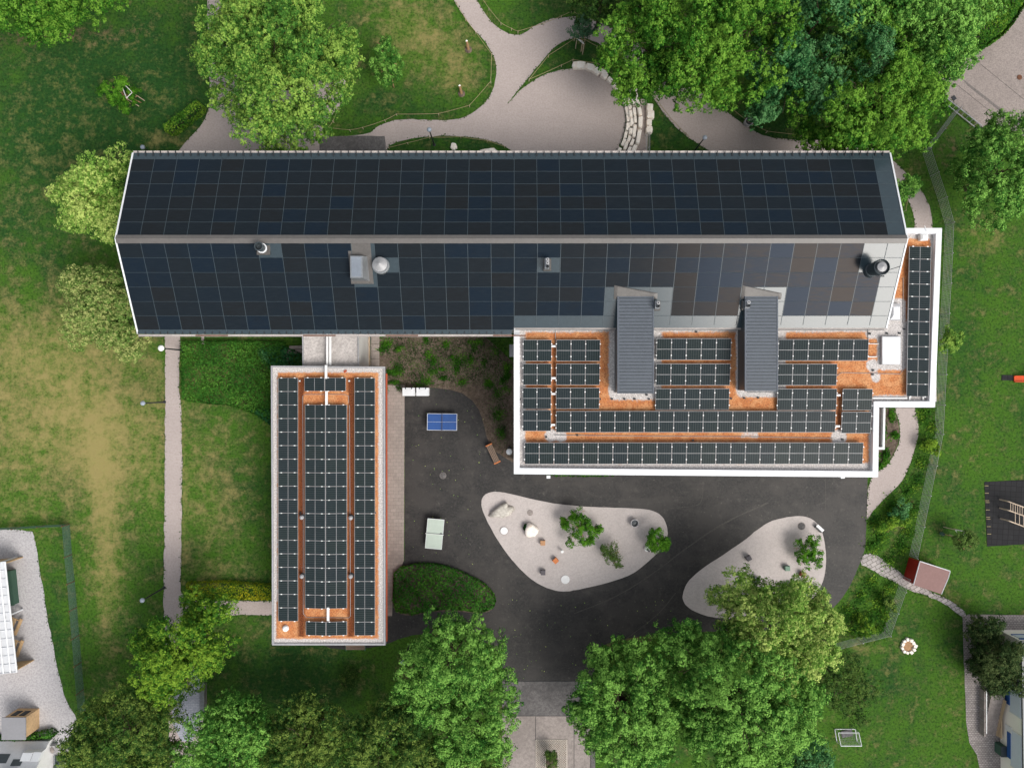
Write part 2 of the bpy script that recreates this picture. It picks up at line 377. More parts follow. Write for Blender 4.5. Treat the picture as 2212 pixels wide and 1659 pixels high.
def leafmat(name, lo, mid, hi, trans=.18):
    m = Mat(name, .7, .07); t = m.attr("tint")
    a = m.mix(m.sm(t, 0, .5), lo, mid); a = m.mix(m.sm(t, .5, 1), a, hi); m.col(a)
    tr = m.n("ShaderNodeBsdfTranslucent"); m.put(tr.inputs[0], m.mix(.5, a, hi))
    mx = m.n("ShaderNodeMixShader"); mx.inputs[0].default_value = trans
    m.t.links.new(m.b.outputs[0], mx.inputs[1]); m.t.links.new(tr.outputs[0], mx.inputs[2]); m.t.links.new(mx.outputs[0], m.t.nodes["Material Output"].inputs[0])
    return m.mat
LF = {
    "maple": leafmat("leaf_maple", (0.015, 0.078, 0.014), (0.072, 0.190, 0.028), (0.270, 0.420, 0.075)),
    "lime": leafmat("leaf_lime", (0.034, 0.118, 0.016), (0.165, 0.325, 0.050), (0.480, 0.590, 0.160)),
    "willow": leafmat("leaf_willow", (0.034, 0.100, 0.018), (0.135, 0.245, 0.050), (0.420, 0.450, 0.160)),
    "chest": leafmat("leaf_chestnut", (0.009, 0.062, 0.011), (0.045, 0.155, 0.022), (0.215, 0.430, 0.080)),
    "beech": leafmat("leaf_beech", (0.008, 0.062, 0.008), (0.042, 0.150, 0.014), (0.165, 0.335, 0.040)),
    "teal": leafmat("leaf_teal", (0.006, 0.046, 0.016), (0.028, 0.120, 0.036), (0.120, 0.285, 0.100)),
    "dark": leafmat("leaf_dark", (0.007, 0.028, 0.007), (0.029, 0.076, 0.016), (0.103, 0.172, 0.034)),
    "olive": leafmat("leaf_olive", (0.008, 0.036, 0.008), (0.030, 0.090, 0.017), (0.180, 0.260, 0.050)),
    "hedge": leafmat("leaf_hedge", (0.010, 0.056, 0.008), (0.044, 0.145, 0.014), (0.205, 0.340, 0.034)),
    "ivy": leafmat("leaf_ivy", (0.018, 0.080, 0.012), (0.042, 0.150, 0.018), (0.105, 0.250, 0.034)),
    "yhedge": leafmat("leaf_golden", (.049, .127, .009), (.164, .236, .012), (.415, .380, .017)),
    "conif": leafmat("leaf_conifer", (0.007, 0.024, 0.007), (0.027, 0.059, 0.017), (0.095, 0.129, 0.043)),
    "pine": leafmat("leaf_pine", (.020, .069, .033), (.049, .127, .065), (.093, .196, .099)),
    "shrub": leafmat("leaf_shrub", (0.010, 0.053, 0.005), (0.036, 0.133, 0.010), (0.112, 0.275, 0.022)),
    "twig": leafmat("leaf_twiggy", (.071, .081, .030), (.060, .121, .026), (.120, .201, .043)),
}

# ------------------------------------------------------------------ leaves
def leaf_mesh(name, mat, c, nrm, size, tint, rng, parent=None, origin=None, aspect=.62):
    n = len(c); nrm = nrm / (np.linalg.norm(nrm, axis=1, keepdims=True) + 1e-9)
    rv = rng.normal(size=(n, 3)); t = np.cross(nrm, rv); t /= (np.linalg.norm(t, axis=1, keepdims=True) + 1e-9); b = np.cross(nrm, t)
    sz = size[:, None]; fold = nrm * sz * .18
    V = np.empty((n, 4, 3)); V[:, 0] = c - t * sz; V[:, 1] = c - b * sz * aspect + fold; V[:, 2] = c + t * sz; V[:, 3] = c + b * sz * aspect + fold
    og = Vector(origin) if origin is not None else parent_loc(parent)
    V = (V.reshape(-1, 3) - np.array(og)).astype(np.float32)
    me = bpy.data.meshes.new(name); me.vertices.add(4 * n); me.vertices.foreach_set("co", V.ravel())
    me.loops.add(4 * n); me.loops.foreach_set("vertex_index", np.arange(4 * n, dtype=np.int32))
    me.polygons.add(n); me.polygons.foreach_set("loop_start", np.arange(0, 4 * n, 4, dtype=np.int32))
    at = me.attributes.new("tint", 'FLOAT', 'FACE'); at.data.foreach_set("value", np.clip(tint, 0, 1).astype(np.float32))
    me.materials.append(mat); me.update(); me.validate()
    o = bpy.data.objects.new(name, me); C.objects.link(o)
    if parent: o.parent = parent
    else: o.location = og
    return o
def sphere_dirs(n, rng, zmin=-1.0):
    z = rng.uniform(zmin, 1, n); a = rng.uniform(0, 2 * np.pi, n); r = np.sqrt(1 - z * z)
    return np.stack([r * np.cos(a), r * np.sin(a), z], 1)
def lump(p, sd, k=1.0):
    x, y, z = p[:, 0] * k, p[:, 1] * k, p[:, 2] * k
    return np.sin(1.9 * x + sd) * np.sin(2.3 * y + 2.1 * sd) + .6 * np.sin(3.7 * x + 1.3 * y + sd * 3) + .5 * np.sin(2.9 * y - 2.1 * z + sd * 5) + .35 * np.sin(5.9 * x - 4.7 * y + sd)
def crown_points(lobes, rng, sub=.75, dens=1.0, clump=.25, per=12, rough=.16, low=-.55, gap=-.75, ros=.20):
    """lobes: (centre, radius, half height). Boughs on the lobes, sprays on the boughs, leaves on the sprays."""
    BC = []; BR = []; BO = []; BI = []
    for c, r, hz in lobes:
        for lay, fr in ((.88, 1.0), (.55, .35)):
            k = max(5, int(r * r * 2.5 * fr / (sub * sub) * lay))
            d = sphere_dirs(k, rng, low); j = 1 + rng.normal(0, rough, (k, 1))
            BC.append(np.array(c) + d * np.array([r, r, hz]) * lay * j)
            BR.append(rng.uniform(.55, 1.35, k) * sub * min(1, r / (2.2 * sub))); BO.append(d); BI.append(np.full(k, lay < .8))
    BC = np.concatenate(BC); BR = np.concatenate(BR); BO = np.concatenate(BO); BI = np.concatenate(BI)
    keep = np.ones(len(BC), bool)           # drop boughs buried deep inside another lobe, and leave gaps
    for c, r, hz in lobes:
        q = ((BC - np.array(c)) / np.array([r, r, hz])); keep &= ~((q ** 2).sum(1) < .2)
    keep &= BI | (lump(BC, rng.uniform(0, 6), .62) > gap)
    BC, BR, BO = BC[keep], BR[keep], BO[keep]
    nb = len(BC); bt = rng.uniform(-.18, .18, nb) + .09 * lump(BC, rng.uniform(0, 6), .33)
    ns = np.maximum(5, (BR ** 2 * 52 * dens).astype(int)); idx = np.repeat(np.arange(nb), ns)
    d = sphere_dirs(len(idx), rng, -.6); d = d + .45 * BO[idx]; d /= np.linalg.norm(d, axis=1, keepdims=True)
    el = 1 + .5 * np.abs((d * BO[idx]).sum(1))          # boughs reach outwards
    SC = BC[idx] + d * (BR[idx] * el * rng.uniform(.6, 1.12, len(idx)))[:, None] * np.array([1, 1, .8]); SO = d
    ok = lump(SC, rng.uniform(0, 6), 1.7) > gap - .1; SC, SO, idx = SC[ok], SO[ok], idx[ok]
    st = bt[idx] + rng.uniform(-.24, .24, len(idx))
    m2 = len(SC); idx2 = np.repeat(np.arange(m2), per)
    d2 = sphere_dirs(len(idx2), rng, -.5); d2 = d2 + .3 * SO[idx2]; d2 /= np.linalg.norm(d2, axis=1, keepdims=True)
    cr = clump * rng.uniform(.55, 1.25, m2)
    L = SC[idx2] + d2 * (cr[idx2] * rng.uniform(.4, 1.1, len(idx2)))[:, None]
    N = d2 * .8 + SO[idx2] * .35 + np.array([0, 0, .5]) + rng.normal(0, .45, (len(L), 3))
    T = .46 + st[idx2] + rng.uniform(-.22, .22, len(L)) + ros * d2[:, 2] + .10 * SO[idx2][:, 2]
    return L, N, T
def limbs(mb, base, lobes, h0, r0, seed):
    r = random.Random(seed); cen = Vector((sum(l[0][0] for l in lobes) / len(lobes), sum(l[0][1] for l in lobes) / len(lobes), 0))
    top = max(l[0][2] for l in lobes)
    path = []; n = 6
    for k in range(n + 1):
        t = k / n; p = Vector(base).lerp(Vector((cen.x, cen.y, top)), t); p.x += r.gauss(0, .08) * t; p.y += r.gauss(0, .08) * t; path.append(p)
    mb.tube(path, [r0 * (1 - .72 * k / n) * (1.25 if k == 0 else 1) for k in range(n + 1)], 9)
    for c, rad, hz in lobes:
        for _ in range(int(rad * 3)):        # twigs that show through the leaves
            a = r.uniform(0, 6.28); e = r.uniform(.15, .95); d = Vector((math.cos(a) * math.sqrt(1 - e * e) * rad, math.sin(a) * math.sqrt(1 - e * e) * rad, e * hz)); k0 = r.uniform(.55, .75)
            cv = Vector(c); q = cv + d * (k0 + .2) + Vector((r.gauss(0, .15), r.gauss(0, .15), .05)); mb.tube([cv + d * k0, q, cv + d * r.uniform(.95, 1.04)], [.03, .022, .01], 4, cap=False)
        for _ in range(max(2, int(rad * .9))):
            st = path[r.randint(2, n - 1)]; a = r.uniform(0, 6.28); e = Vector((c[0] + math.cos(a) * rad * .7, c[1] + math.sin(a) * rad * .7, c[2] + r.uniform(-.2, .5) * hz))
            mid = st.lerp(e, .5) + Vector((r.gauss(0, .2), r.gauss(0, .2), .25 * rad * .3)); mb.tube([st, mid, e], [r0 * .34, r0 * .2, .02], 5)
TREE_SEED = [100]
def tree(name, label, cat, lobes, leaf, h0=2.5, r0=.22, leaf_size=.16, dens=1.0, sub=.78, clump=.25, per=20, base=None, group=None, rough=.10, bark="bark", low=-.55, gap=-1.0, ros=.34):
    """lobes: (x, y, radius in photo units, height of the lobe's middle, half height)."""
    TREE_SEED[0] += 1; seed = TREE_SEED[0]; rng = np.random.default_rng(seed)
    W = [(tuple(P(x, y, z)), rp * S(z) * .93, hz) for x, y, rp, z, hz in lobes]
    bx = base or (sum(l[0][0] * l[1] ** 2 for l in W) / sum(l[1] ** 2 for l in W), sum(l[0][1] * l[1] ** 2 for l in W) / sum(l[1] ** 2 for l in W), 0)
    t = thing(name, label, cat, (bx[0], bx[1], 0), group=group)
    mb = MB(); limbs(mb, (bx[0], bx[1], -.1), W, h0, r0, seed); mb.build("trunk", M[bark], t, smooth=True)
    L, N, T = crown_points(W, rng, sub, dens, clump, per, rough, low, gap, ros)
    ok = L[:, 2] > .15; L, N, T = L[ok], N[ok], T[ok]
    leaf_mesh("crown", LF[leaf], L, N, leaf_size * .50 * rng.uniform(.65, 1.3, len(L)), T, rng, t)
    return t
def in_poly(px, py, poly):
    c = np.zeros(len(px), bool); n = len(poly); j = n - 1
    for i in range(n):
        xi, yi = poly[i]; xj, yj = poly[j]
        c ^= ((yi > py) != (yj > py)) & (px < (xj - xi) * (py - yi) / (yj - yi + 1e-12) + xi); j = i
    return c
def edge_dist(px, py, poly):
    d = np.full(len(px), 1e9); n = len(poly)
    for i in range(n):
        ax, ay = poly[i]; bx, by = poly[(i + 1) % n]; dx, dy = bx - ax, by - ay
        t = np.clip(((px - ax) * dx + (py - ay) * dy) / (dx * dx + dy * dy + 1e-12), 0, 1); d = np.minimum(d, np.hypot(px - ax - t * dx, py - ay - t * dy))
    return d
def leafy_mass(name, poly, h, leaf, n_m2, size, seed, parent=None, round_=.4, bumpy=.10, tint_noise=.25, wob=1.3):
    """Clipped hedge or ground cover: leaves over a rounded top and down the sides of an outline (metres)."""
    rng = np.random.default_rng(seed); P2 = np.array(poly); lo, hi = P2.min(0), P2.max(0); area = np.prod(hi - lo)
    n = int(area * n_m2); x = rng.uniform(lo[0], hi[0], n); y = rng.uniform(lo[1], hi[1], n); k = in_poly(x, y, poly); x, y = x[k], y[k]
    e = edge_dist(x, y, poly); q = np.clip(e / round_, 0, 1); f = np.sqrt(1 - (1 - q) ** 2)
    lump = bumpy * (np.sin(x * wob * 2.1 + seed) * np.sin(y * wob * 1.7 + 2 * seed) + .6 * np.sin(x * wob * 4.7 + y * wob * 3.9))
    z = h * (.35 + .65 * f) + lump * f + rng.normal(0, .03, len(x)) - rng.exponential(.05, len(x))
    N = np.stack([rng.normal(0, .5, len(x)), rng.normal(0, .5, len(x)), np.full(len(x), .9)], 1)
    # sides
    per = []; n_p = len(poly)
    sx = []; sy = []; sz = []; sn = []
    for i in range(n_p):
        a, b = P2[i], P2[(i + 1) % n_p]; L = np.hypot(*(b - a)); m = int(L * h * n_m2 * .8)
        t = rng.uniform(0, 1, m); sx.append(a[0] + t * (b[0] - a[0]) + rng.normal(0, .04, m)); sy.append(a[1] + t * (b[1] - a[1]) + rng.normal(0, .04, m)); sz.append(rng.uniform(.02, h * .7, m))
        sn.append(np.tile([(b - a)[1], -(b - a)[0], .4], (m, 1)) / max(L, .01) + rng.normal(0, .4, (m, 3)))
    X = np.concatenate([x] + sx); Y = np.concatenate([y] + sy); Z = np.maximum(np.concatenate([z] + sz), .02); N = np.concatenate([N] + sn)
    T = .5 + tint_noise * np.sin(X * 1.1 + seed) * np.sin(Y * 1.3 + seed * 2) + rng.uniform(-.33, .33, len(X))
    c = np.stack([X, Y, Z], 1); og = (float(P2[:, 0].mean()), float(P2[:, 1].mean()), 0)
    return leaf_mesh(name, LF[leaf], c, N, size * rng.uniform(.7, 1.3, len(X)), T, rng, parent, None if parent else og)
def hedge(name, label, cat, polyd, h, leaf, n_m2=70, size=.085, seed=1, zt=None, **kw):
    poly = PL(polyd, (zt if zt is not None else h)); cx = sum(p[0] for p in poly) / len(poly); cy = sum(p[1] for p in poly) / len(poly)
    t = thing(name, label, cat, (cx, cy, 0))
    leafy_mass("foliage", poly, h, leaf, n_m2, size, seed, t, **kw)
    mb = MB(); r = random.Random(seed); ins = []
    for k in range(26):
        f = r.uniform(.1, .75); p = poly[r.randrange(len(poly))]; x = cx + (p[0] - cx) * f; y = cy + (p[1] - cy) * f
        mb.tube([(x, y, -.02), (x + r.gauss(0, .1), y + r.gauss(0, .1), h * .6)], [.03, .012], 5)
    mb.build("stems", M["bark"], t)
    return t

# ================================================================== THE SETTING
def gauss(x, y, blobs):
    v = np.zeros_like(x)
    for bx, by, rx, ry, a in blobs: v += a * np.exp(-(((x - bx) / rx) ** 2 + ((y - by) / ry) ** 2))
    return v
DRY = [(100, 880, 300, 230, .84), (60, 720, 200, 90, .15), (215, 1010, 34, 130, .26), (232, 1190, 30, 170, .70), (205, 1010, 22, 90, .3), (260, 960, 120, 160, .18), (330, 1000, 14, 300, .12), (240, 1350, 60, 140, .20),
       (940, 100, 110, 70, .55), (990, 165, 50, 40, .5), (860, 30, 110, 50, .35), (470, 1080, 80, 220, .18), (130, 330, 260, 160, .12), (350, 300, 45, 16, .5), (60, 400, 90, 90, .12), (1960, 370, 60, 40, .25), (2130, 510, 60, 45, .42), (2130, 860, 60, 40, .15),
       (1870, 1400, 55, 18, .45), (2060, 1300, 60, 14, .35), (470, 1130, 70, 170, .22), (440, 1240, 70, 25, .2), (560, 1360, 90, 40, .18), (2080, 980, 60, 80, .08), (2040, 1500, 60, 90, .06), (230, 960, 70, 60, .15), (395, 1100, 8, 220, .3)]
SOIL = [(150, 70, 210, 26, .55), (20, 95, 90, 18, .35), (750, 160, 30, 60, .38), (1900, 360, 60, 70, .25), (2050, 330, 40, 60, .45), (1360, 1378, 60, 14, .9), (100, 525, 130, 9, .42), (1985, 500, 20, 70, .35), (220, 1030, 10, 60, .2),
        (500, 1400, 60, 20, .12), (190, 1300, 14, 200, .25), (300, 200, 25, 18, .3), (2000, 1230, 30, 20, .3), (270, 1530, 80, 30, .3)]
DEEP = [(250, 200, 280, 190, .85), (180, 330, 180, 130, .45), (890, 220, 130, 60, .25), (980, 312, 150, 25, .6), (1460, 270, 90, 60, .5), (1250, 110, 90, 50, .45), (1170, 20, 90, 40, .45), (1640, 270, 140, 50, .5), (660, 1450, 220, 130, .50),
        (60, 500, 130, 130, .30), (480, 800, 100, 80, .2), (2060, 700, 60, 200, .1), (330, 1450, 120, 100, .2), (1330, 1640, 90, 40, .2), (120, 1300, 20, 200, .35), (520, 1150, 90, 200, .18)]
def ground():
    xs = np.concatenate([[-700, -200], np.arange(-62, 62.01, .5), [200, 700]]); ys = np.concatenate([[-700, -160], np.arange(-48, 48.01, .5), [160, 700]])
    X, Y = np.meshgrid(xs, ys); nx, ny = len(xs), len(ys)
    v = np.stack([X.ravel(), Y.ravel(), np.zeros(nx * ny)], 1); i = np.arange((ny - 1) * (nx - 1)); a = (i // (nx - 1)) * nx + i % (nx - 1)
    f = np.stack([a, a + 1, a + nx + 1, a + nx], 1)
    me = bpy.data.meshes.new("ground"); me.from_pydata(v.tolist(), [], f.tolist())
    xd = v[:, 0] * F / H + 1106; yd = 829.5 - v[:, 1] * F / H
    for nm, bl, b0 in (("dry", DRY, -.27), ("soil", SOIL, .02), ("deep", DEEP, .34)):
        at = me.attributes.new(nm, 'FLOAT', 'POINT'); at.data.foreach_set("value", np.clip(gauss(xd, yd, bl) + b0, -.4, 1.2).astype(np.float32))
    me.materials.append(M["grass"]); o = bpy.data.objects.new("ground", me); C.objects.link(o); return tag(o, kind="structure")
ground()
FRINGE = []
def sheet(name, pts, z, mat, smooth=2, amp=.03, kind="structure", seed=3, th=None):
    p = chaikin(pts, smooth) if smooth else pts
    p = ragged(PL(p), .45, amp * .7, seed) if amp else PL(p)
    if name in ('path', 'gravel_yard', 'street') and mat != 'cobble': FRINGE.append(p)
    mb = MB(); mb.prism(p, z - (th or .004), z); return tag(mb.build(name, M[mat]), kind=kind)
# gravel path network north of the long building, running on round its east end
sheet("path", [(955, -40), (979, 0), (1000, 35), (1020, 60), (1045, 85), (1060, 110), (1070, 130), (1074, 155), (1070, 180), (1060, 205), (1045, 226), (1025, 243), (1000, 254), (970, 260), (925, 259), (880, 258), (845, 262), (815, 273), (795, 290), (760, 294), (720, 296), (694, 293),
    (698, 275), (705, 262), (720, 245), (735, 232), (742, 215), (746, 196), (748, 170), (700, 140), (620, 150), (540, 120), (492, 40), (489, -40), (448, -40), (448, 60), (450, 150), (455, 190), (452, 230), (440, 265), (418, 290), (395, 315), (384, 328), (370, 350), (372, 404), (833, 404), (835, 318), (850, 310), (880, 302), (920, 296), (960, 294), (1000, 295), (1040, 300), (1075, 310), (1112, 329), (1140, 345), (1150, 404),
    (1338, 404), (1332, 327), (1342, 307), (1349, 287), (1352, 262), (1350, 245), (1347, 225), (1340, 207), (1325, 185), (1310, 172), (1295, 160), (1280, 151), (1262, 147), (1237, 148), (1205, 153), (1175, 163), (1150, 175), (1125, 195), (1104, 216), (1098, 225), (1098, 222), (1105, 212), (1120, 195), (1140, 170), (1160, 145), (1180, 122), (1200, 100), (1220, 88), (1245, 82), (1265, 83), (1285, 90), (1310, 105), (1340, 125), (1370, 150), (1395, 185), (1420, 225), (1440, 255), (1465, 280), (1490, 300), (1530, 325),
    (1560, 345), (1600, 360), (1700, 372), (1850, 382), (1900, 400), (1930, 418), (1952, 424), (1960, 429), (1968, 447), (1974, 464), (1977, 489), (1965, 600), (1945, 700), (1935, 800), (1932, 880), (1940, 904), (1945, 929), (1943, 954), (1933, 979), (1918, 1001), (1899, 1018), (1875, 1036), (1872, 1122), (1876, 1119), (1890, 1099), (1908, 1079), (1933, 1056), (1955, 1029), (1968, 999), (1978, 966), (1984, 934), (1984, 911), (1975, 880), (1978, 800), (1988, 700), (2005, 600), (2015, 489), (2013, 464), (2005, 439), (1992, 414), (1970, 387), (1945, 362), (1926, 345), (1900, 325), (1850, 310), (1780, 305), (1740, 303), (1700, 301), (1660, 297), (1640, 290), (1610, 272), (1580, 250), (1545, 225), (1520, 205), (1490, 185), (1450, 160), (1400, 115), (1370, 85), (1335, 65), (1310, 55), (1285, 44), (1262, 37), (1235, 36), (1200, 40), (1175, 47), (1155, 58), (1135, 72), (1118, 77), (1105, 75), (1085, 68), (1070, 55), (1055, 40), (1040, 18), (1031, 0), (1012, -40)], .010, "path", smooth=1, amp=.035)
sheet("path", [(356, 725), (357, 829), (356, 1000), (355, 1100), (354, 1250), (353, 1330), (362, 1450), (368, 1700), (402, 1700), (440, 1560), (440, 1440), (410, 1345), (396, 1328), (620, 1328), (620, 1298), (398, 1298), (390, 1275), (391, 1240), (392, 1150), (394, 1000), (392, 940), (391, 870), (387, 845), (387, 790), (390, 725)], .011, "path", smooth=0, amp=.04, seed=5)
sheet("path", [(434, 715), (434, 743), (441, 744), (441, 715)], .012, "path", smooth=0, amp=.01)
sheet("pavement", [(690, 296), (740, 295), (790, 294), (831, 296), (834, 326), (834, 404), (690, 404)], .016, "worn", smooth=0, amp=.03, seed=8)
sheet("planting_bed_soil", [(800, 715), (1114, 715), (1114, 1004), (1100, 1000), (1060, 985), (1040, 960), (1020, 910), (960, 860), (860, 850), (832, 834), (815, 800)], .008, "soil", smooth=1, amp=.05)
sheet("street", [(2075, -40), (2090, 60), (2060, 120), (2025, 150), (2030, 175), (2045, 208), (2120, 275), (2150, 268), (2270, 320), (2270, -40)], .010, "street", smooth=0, amp=.03)
sheet("street_patch", [(2040, 120), (2050, 136), (2075, 168), (2090, 186), (2212, 282), (2270, 326), (2270, 290), (2212, 262), (2192, 258), (2150, 226), (2110, 195), (2080, 172), (2065, 150), (2058, 128)], .020, "street2", smooth=0, amp=.01)
mb = MB()
for a, b in (((2070, 100), (2225, 226)), ((2038, 178), (2064, 181)), ((2064, 181), (2150, 250))): mb.tube([P(*a, .021), P(*b, .021)], .018, 4)
tag(mb.build("street_joint", M["street2"]), kind="structure")
# courtyard
AS = [(874, 838), (905, 836), (940, 838), (975, 842), (1000, 850), (1020, 865), (1035, 885), (1045, 915), (1050, 940), (1057, 960), (1070, 975), (1085, 985), (1105, 996), (1116, 1000), (1500, 1000), (1874, 1000), (1874, 1036), (1872, 1120), (1870, 1180), (1862, 1205), (1852, 1230), (1838, 1262), (1820, 1290), (1800, 1312), (1770, 1340), (1700, 1360), (1560, 1363), (1480, 1365), (1393, 1372), (1345, 1380), (1323, 1386), (1300, 1395), (1288, 1415), (1284, 1471), (1085, 1471), (1085, 1420), (1060, 1390), (1000, 1373), (930, 1368), (890, 1372), (860, 1380), (835, 1391), (810, 1397), (760, 1403), (715, 1400), (690, 1390), (690, 1350), (836, 1350), (850, 1240), (874, 1210)]
sheet("courtyard_asphalt", AS, .014, "asphalt", smooth=0, amp=.02)
for pts, wd in (([(1240, 1325), (1330, 1290), (1410, 1240), (1480, 1185), (1560, 1130), (1660, 1085)], 3.0), ([(1330, 1395), (1420, 1330), (1460, 1280)], 2.2), ([(1446, 1098), (1500, 1093), (1517, 1086), (1519, 1040)], 1.2), ([(1783, 1035), (1783, 1100)], 1.2)):
    q = [Vector(v) for v in chaikin(pts, 2, closed=False)]; L_, R_ = [], []
    for i, p in enumerate(q):
        d = (q[min(i + 1, len(q) - 1)] - q[max(i - 1, 0)]).normalized(); nrm = Vector((-d.y, d.x)) * wd * .5 * R.uniform(.6, 1.2); L_.append(tuple(p + nrm)); R_.append(tuple(p - nrm))
    sheet("asphalt_seam", L_ + R_[::-1], .019, "asphalt2", smooth=0, amp=.012)
sheet("driveway", [(1085, 1471), (1284, 1471), (1284, 1546), (1085, 1546)], .013, "worn", smooth=0, amp=0)
sheet("driveway", [(1085, 1546.3), (1284, 1546.3), (1284, 1720), (1085, 1720)], .012, "concrete", smooth=0, amp=0)
mb = MB()
for a, b in (((1157, 1547), (1157, 1720)), ((1240, 1547), (1240, 1720)), ((1085, 1546), (1284, 1546)), ((1085, 1471), (1284, 1471))): mb.tube([P(*a, .014), P(*b, .014)], .022, 4)
tag(mb.build("driveway_joint", M["darkm"]), kind="structure")
mb = MB(); mb.box(tuple(P(1281, 1640, .05)), (.40, 5.6, .12)); tag(mb.build("kerb", M["worn"]), kind="structure")
sheet("pavement", [(837, 832), (874, 832), (873.5, 1000), (872.5, 1210), (862, 1236), (850, 1252), (847, 1330), (836, 1330)], .030, "slab", smooth=0, amp=0, th=.025)
for nm, pts, sd in (("gravel_island", [(1041, 1075), (1050, 1066), (1062, 1062), (1080, 1062), (1105, 1067), (1150, 1078), (1200, 1088), (1260, 1094), (1320, 1096), (1380, 1098), (1410, 1102), (1430, 1113), (1440, 1133), (1443, 1155), (1436, 1175), (1425, 1190), (1405, 1208), (1380, 1230), (1355, 1245), (1300, 1262), (1240, 1275), (1215, 1278), (1190, 1273), (1165, 1262), (1140, 1245), (1110, 1215), (1080, 1175), (1060, 1140), (1045, 1110), (1039, 1090)], 1),
                    ("gravel_island", [(1473, 1290), (1478, 1270), (1490, 1250), (1520, 1225), (1560, 1200), (1610, 1165), (1640, 1140), (1665, 1125), (1695, 1117), (1730, 1113), (1755, 1120), (1772, 1138), (1780, 1165), (1784, 1195), (1783, 1230), (1778, 1255), (1765, 1280), (1740, 1310), (1700, 1330), (1640, 1336), (1560, 1336), (1525, 1330), (1495, 1318), (1479, 1305)], 2)):
    sheet(nm, pts, .045, "sand", smooth=2, amp=.012, seed=sd, th=.04)
# east side: sett path from the courtyard to the play house, paved paths by the cream house
sheet("path", [(1857, 1218), (1866, 1196), (1880, 1195), (1895, 1200), (1915, 1212), (1935, 1228), (1955, 1244), (1972, 1258), (2010, 1277), (2060, 1300), (2082, 1318), (2090, 1330), (2079, 1334), (2040, 1302), (2000, 1286), (1965, 1276), (1940, 1261), (1920, 1250), (1900, 1240), (1875, 1226)], .012, "cobble2", smooth=1, amp=.05)
sheet("path", [(2079, 1331), (2092, 1327), (2118, 1327), (2280, 1328), (2280, 1720), (2118, 1720), (2116, 1659), (2110, 1630), (2094, 1604), (2087, 1560), (2085, 1500), (2082, 1430)], .014, "cobble", smooth=0, amp=.02)
sheet("gravel_yard", [(-60, 1143), (70, 1143), (75, 1162), (80, 1190), (90, 1250), (97, 1295), (110, 1370), (125, 1450), (135, 1490), (146, 1520), (168, 1552), (164, 1580), (156, 1610), (140, 1640), (110, 1720), (-60, 1720)], .010, "kiesel", smooth=1, amp=.05)
sheet("ramp", [(374, 1445), (434, 1445), (434, 1560), (415, 1600), (392, 1600), (372, 1560)], .030, "ramp", smooth=0, amp=0, th=.02)
sheet("planting_bed_soil", [(850, 1240), (865, 1228), (900, 1220), (930, 1219), (960, 1224), (990, 1234), (1020, 1249), (1046, 1262), (1064, 1280), (1071, 1300), (1066, 1316), (1040, 1326), (1000, 1321), (960, 1319), (920, 1323), (890, 1331), (855, 1324), (847, 1300)], .022, "soil", smooth=2, amp=.02, th=.008)
sheet("planting_bed_soil", [(1932, 882), (1938, 905), (1943, 929), (1941, 954), (1931, 979), (1916, 1000), (1890, 1016), (1890, 882)], .009, "soil", smooth=1, amp=.02)
mb = MB(); mb.prism(PL([(1346, 330), (1362, 300), (1378, 260), (1384, 215), (1396, 215), (1400, 250), (1398, 330), (1398, 350), (1346, 350)]), .01, .05); tag(mb.build("gravel_strip", M["path"]), kind="structure")

# ================================================================== MAIN LONG BUILDING
ZR, ZE = 11.7, 9.2
Yr, Yu, Yl = 11.08, 18.45, 3.98
X0, X1 = -30.22, 30.14
tu, tl = (ZR - ZE) / (Yu - Yr), (ZR - ZE) / (Yr - Yl)
ZP = 8.85                                              # parapet of the flat roof
def zslope(y): return ZR - (y - Yr) * tu if y > Yr else ZR - (Yr - y) * tl
main = thing("school_building", "long dark pitched roof covered in black solar panels with a pale ridge strip", "building", (0, 11.2, 0))
mb = MB()
mb.prism([(X0 + .7, Yl + .75), (X1 - .7, Yl + .75), (X1 - .7, Yu - .75), (X0 + .7, Yu - .75)], 0, ZE + .18)
for xx in (X0 + .7, X1 - .7):   # gable triangles
    mb.face([(xx, Yl + .75, ZE + .18), (xx, Yu - .75, ZE + .18), (xx, Yr, ZR - .12)])
mb.m = 1
for fl in range(3):
    for k in range(18): mb.box((-28.4 + k * 1.62, Yl + .74, 1.8 + 2.9 * fl), (1.15, .06, 1.5))
mb.build("wall", [M["wallw"], M["pane"]], main)
mb = MB()      # roof deck, thick, with the step in the south eave beside the flat roof
XM = -.03; Yl2 = 4.46
def xs(x, y): return x * (1 - .0135 * max(0.0, (Yr - y) / (Yr - Yl)))
def slope_slab(mb, xa, xb, ya, yb, th, lift=0.0):
    za, zb = zslope(ya) + lift, zslope(yb) + lift
    mb.hexa([(xs(xa, ya), ya, za - th), (xs(xb, ya), ya, za - th), (xs(xb, yb), yb, zb - th), (xs(xa, yb), yb, zb - th), (xs(xa, ya), ya, za), (xs(xb, ya), ya, za), (xs(xb, yb), yb, zb), (xs(xa, yb), yb, zb)])
slope_slab(mb, X0, X1, Yr, Yu, .16); slope_slab(mb, X0, XM, Yl, Yr, .16); slope_slab(mb, XM, X1, Yl2, Yr, .16)
roof = mb.build("roof", M["plate"], main)
PW = (X1 - X0 - 1.36) / 33
ch_l = math.hypot(Yr - Yl, ZR - ZE); ch_u = math.hypot(Yu - Yr, ZR - ZE); RP = 1.146
def srow(side, s):        # distance s down the slope from the ridge -> (y, z)
    if side == 'l': return Yr - s * (Yr - Yl) / ch_l, ZR - s * (ZR - ZE) / ch_l
    return Yr + s * (Yu - Yr) / ch_u, ZR - s * (ZR - ZE) / ch_u
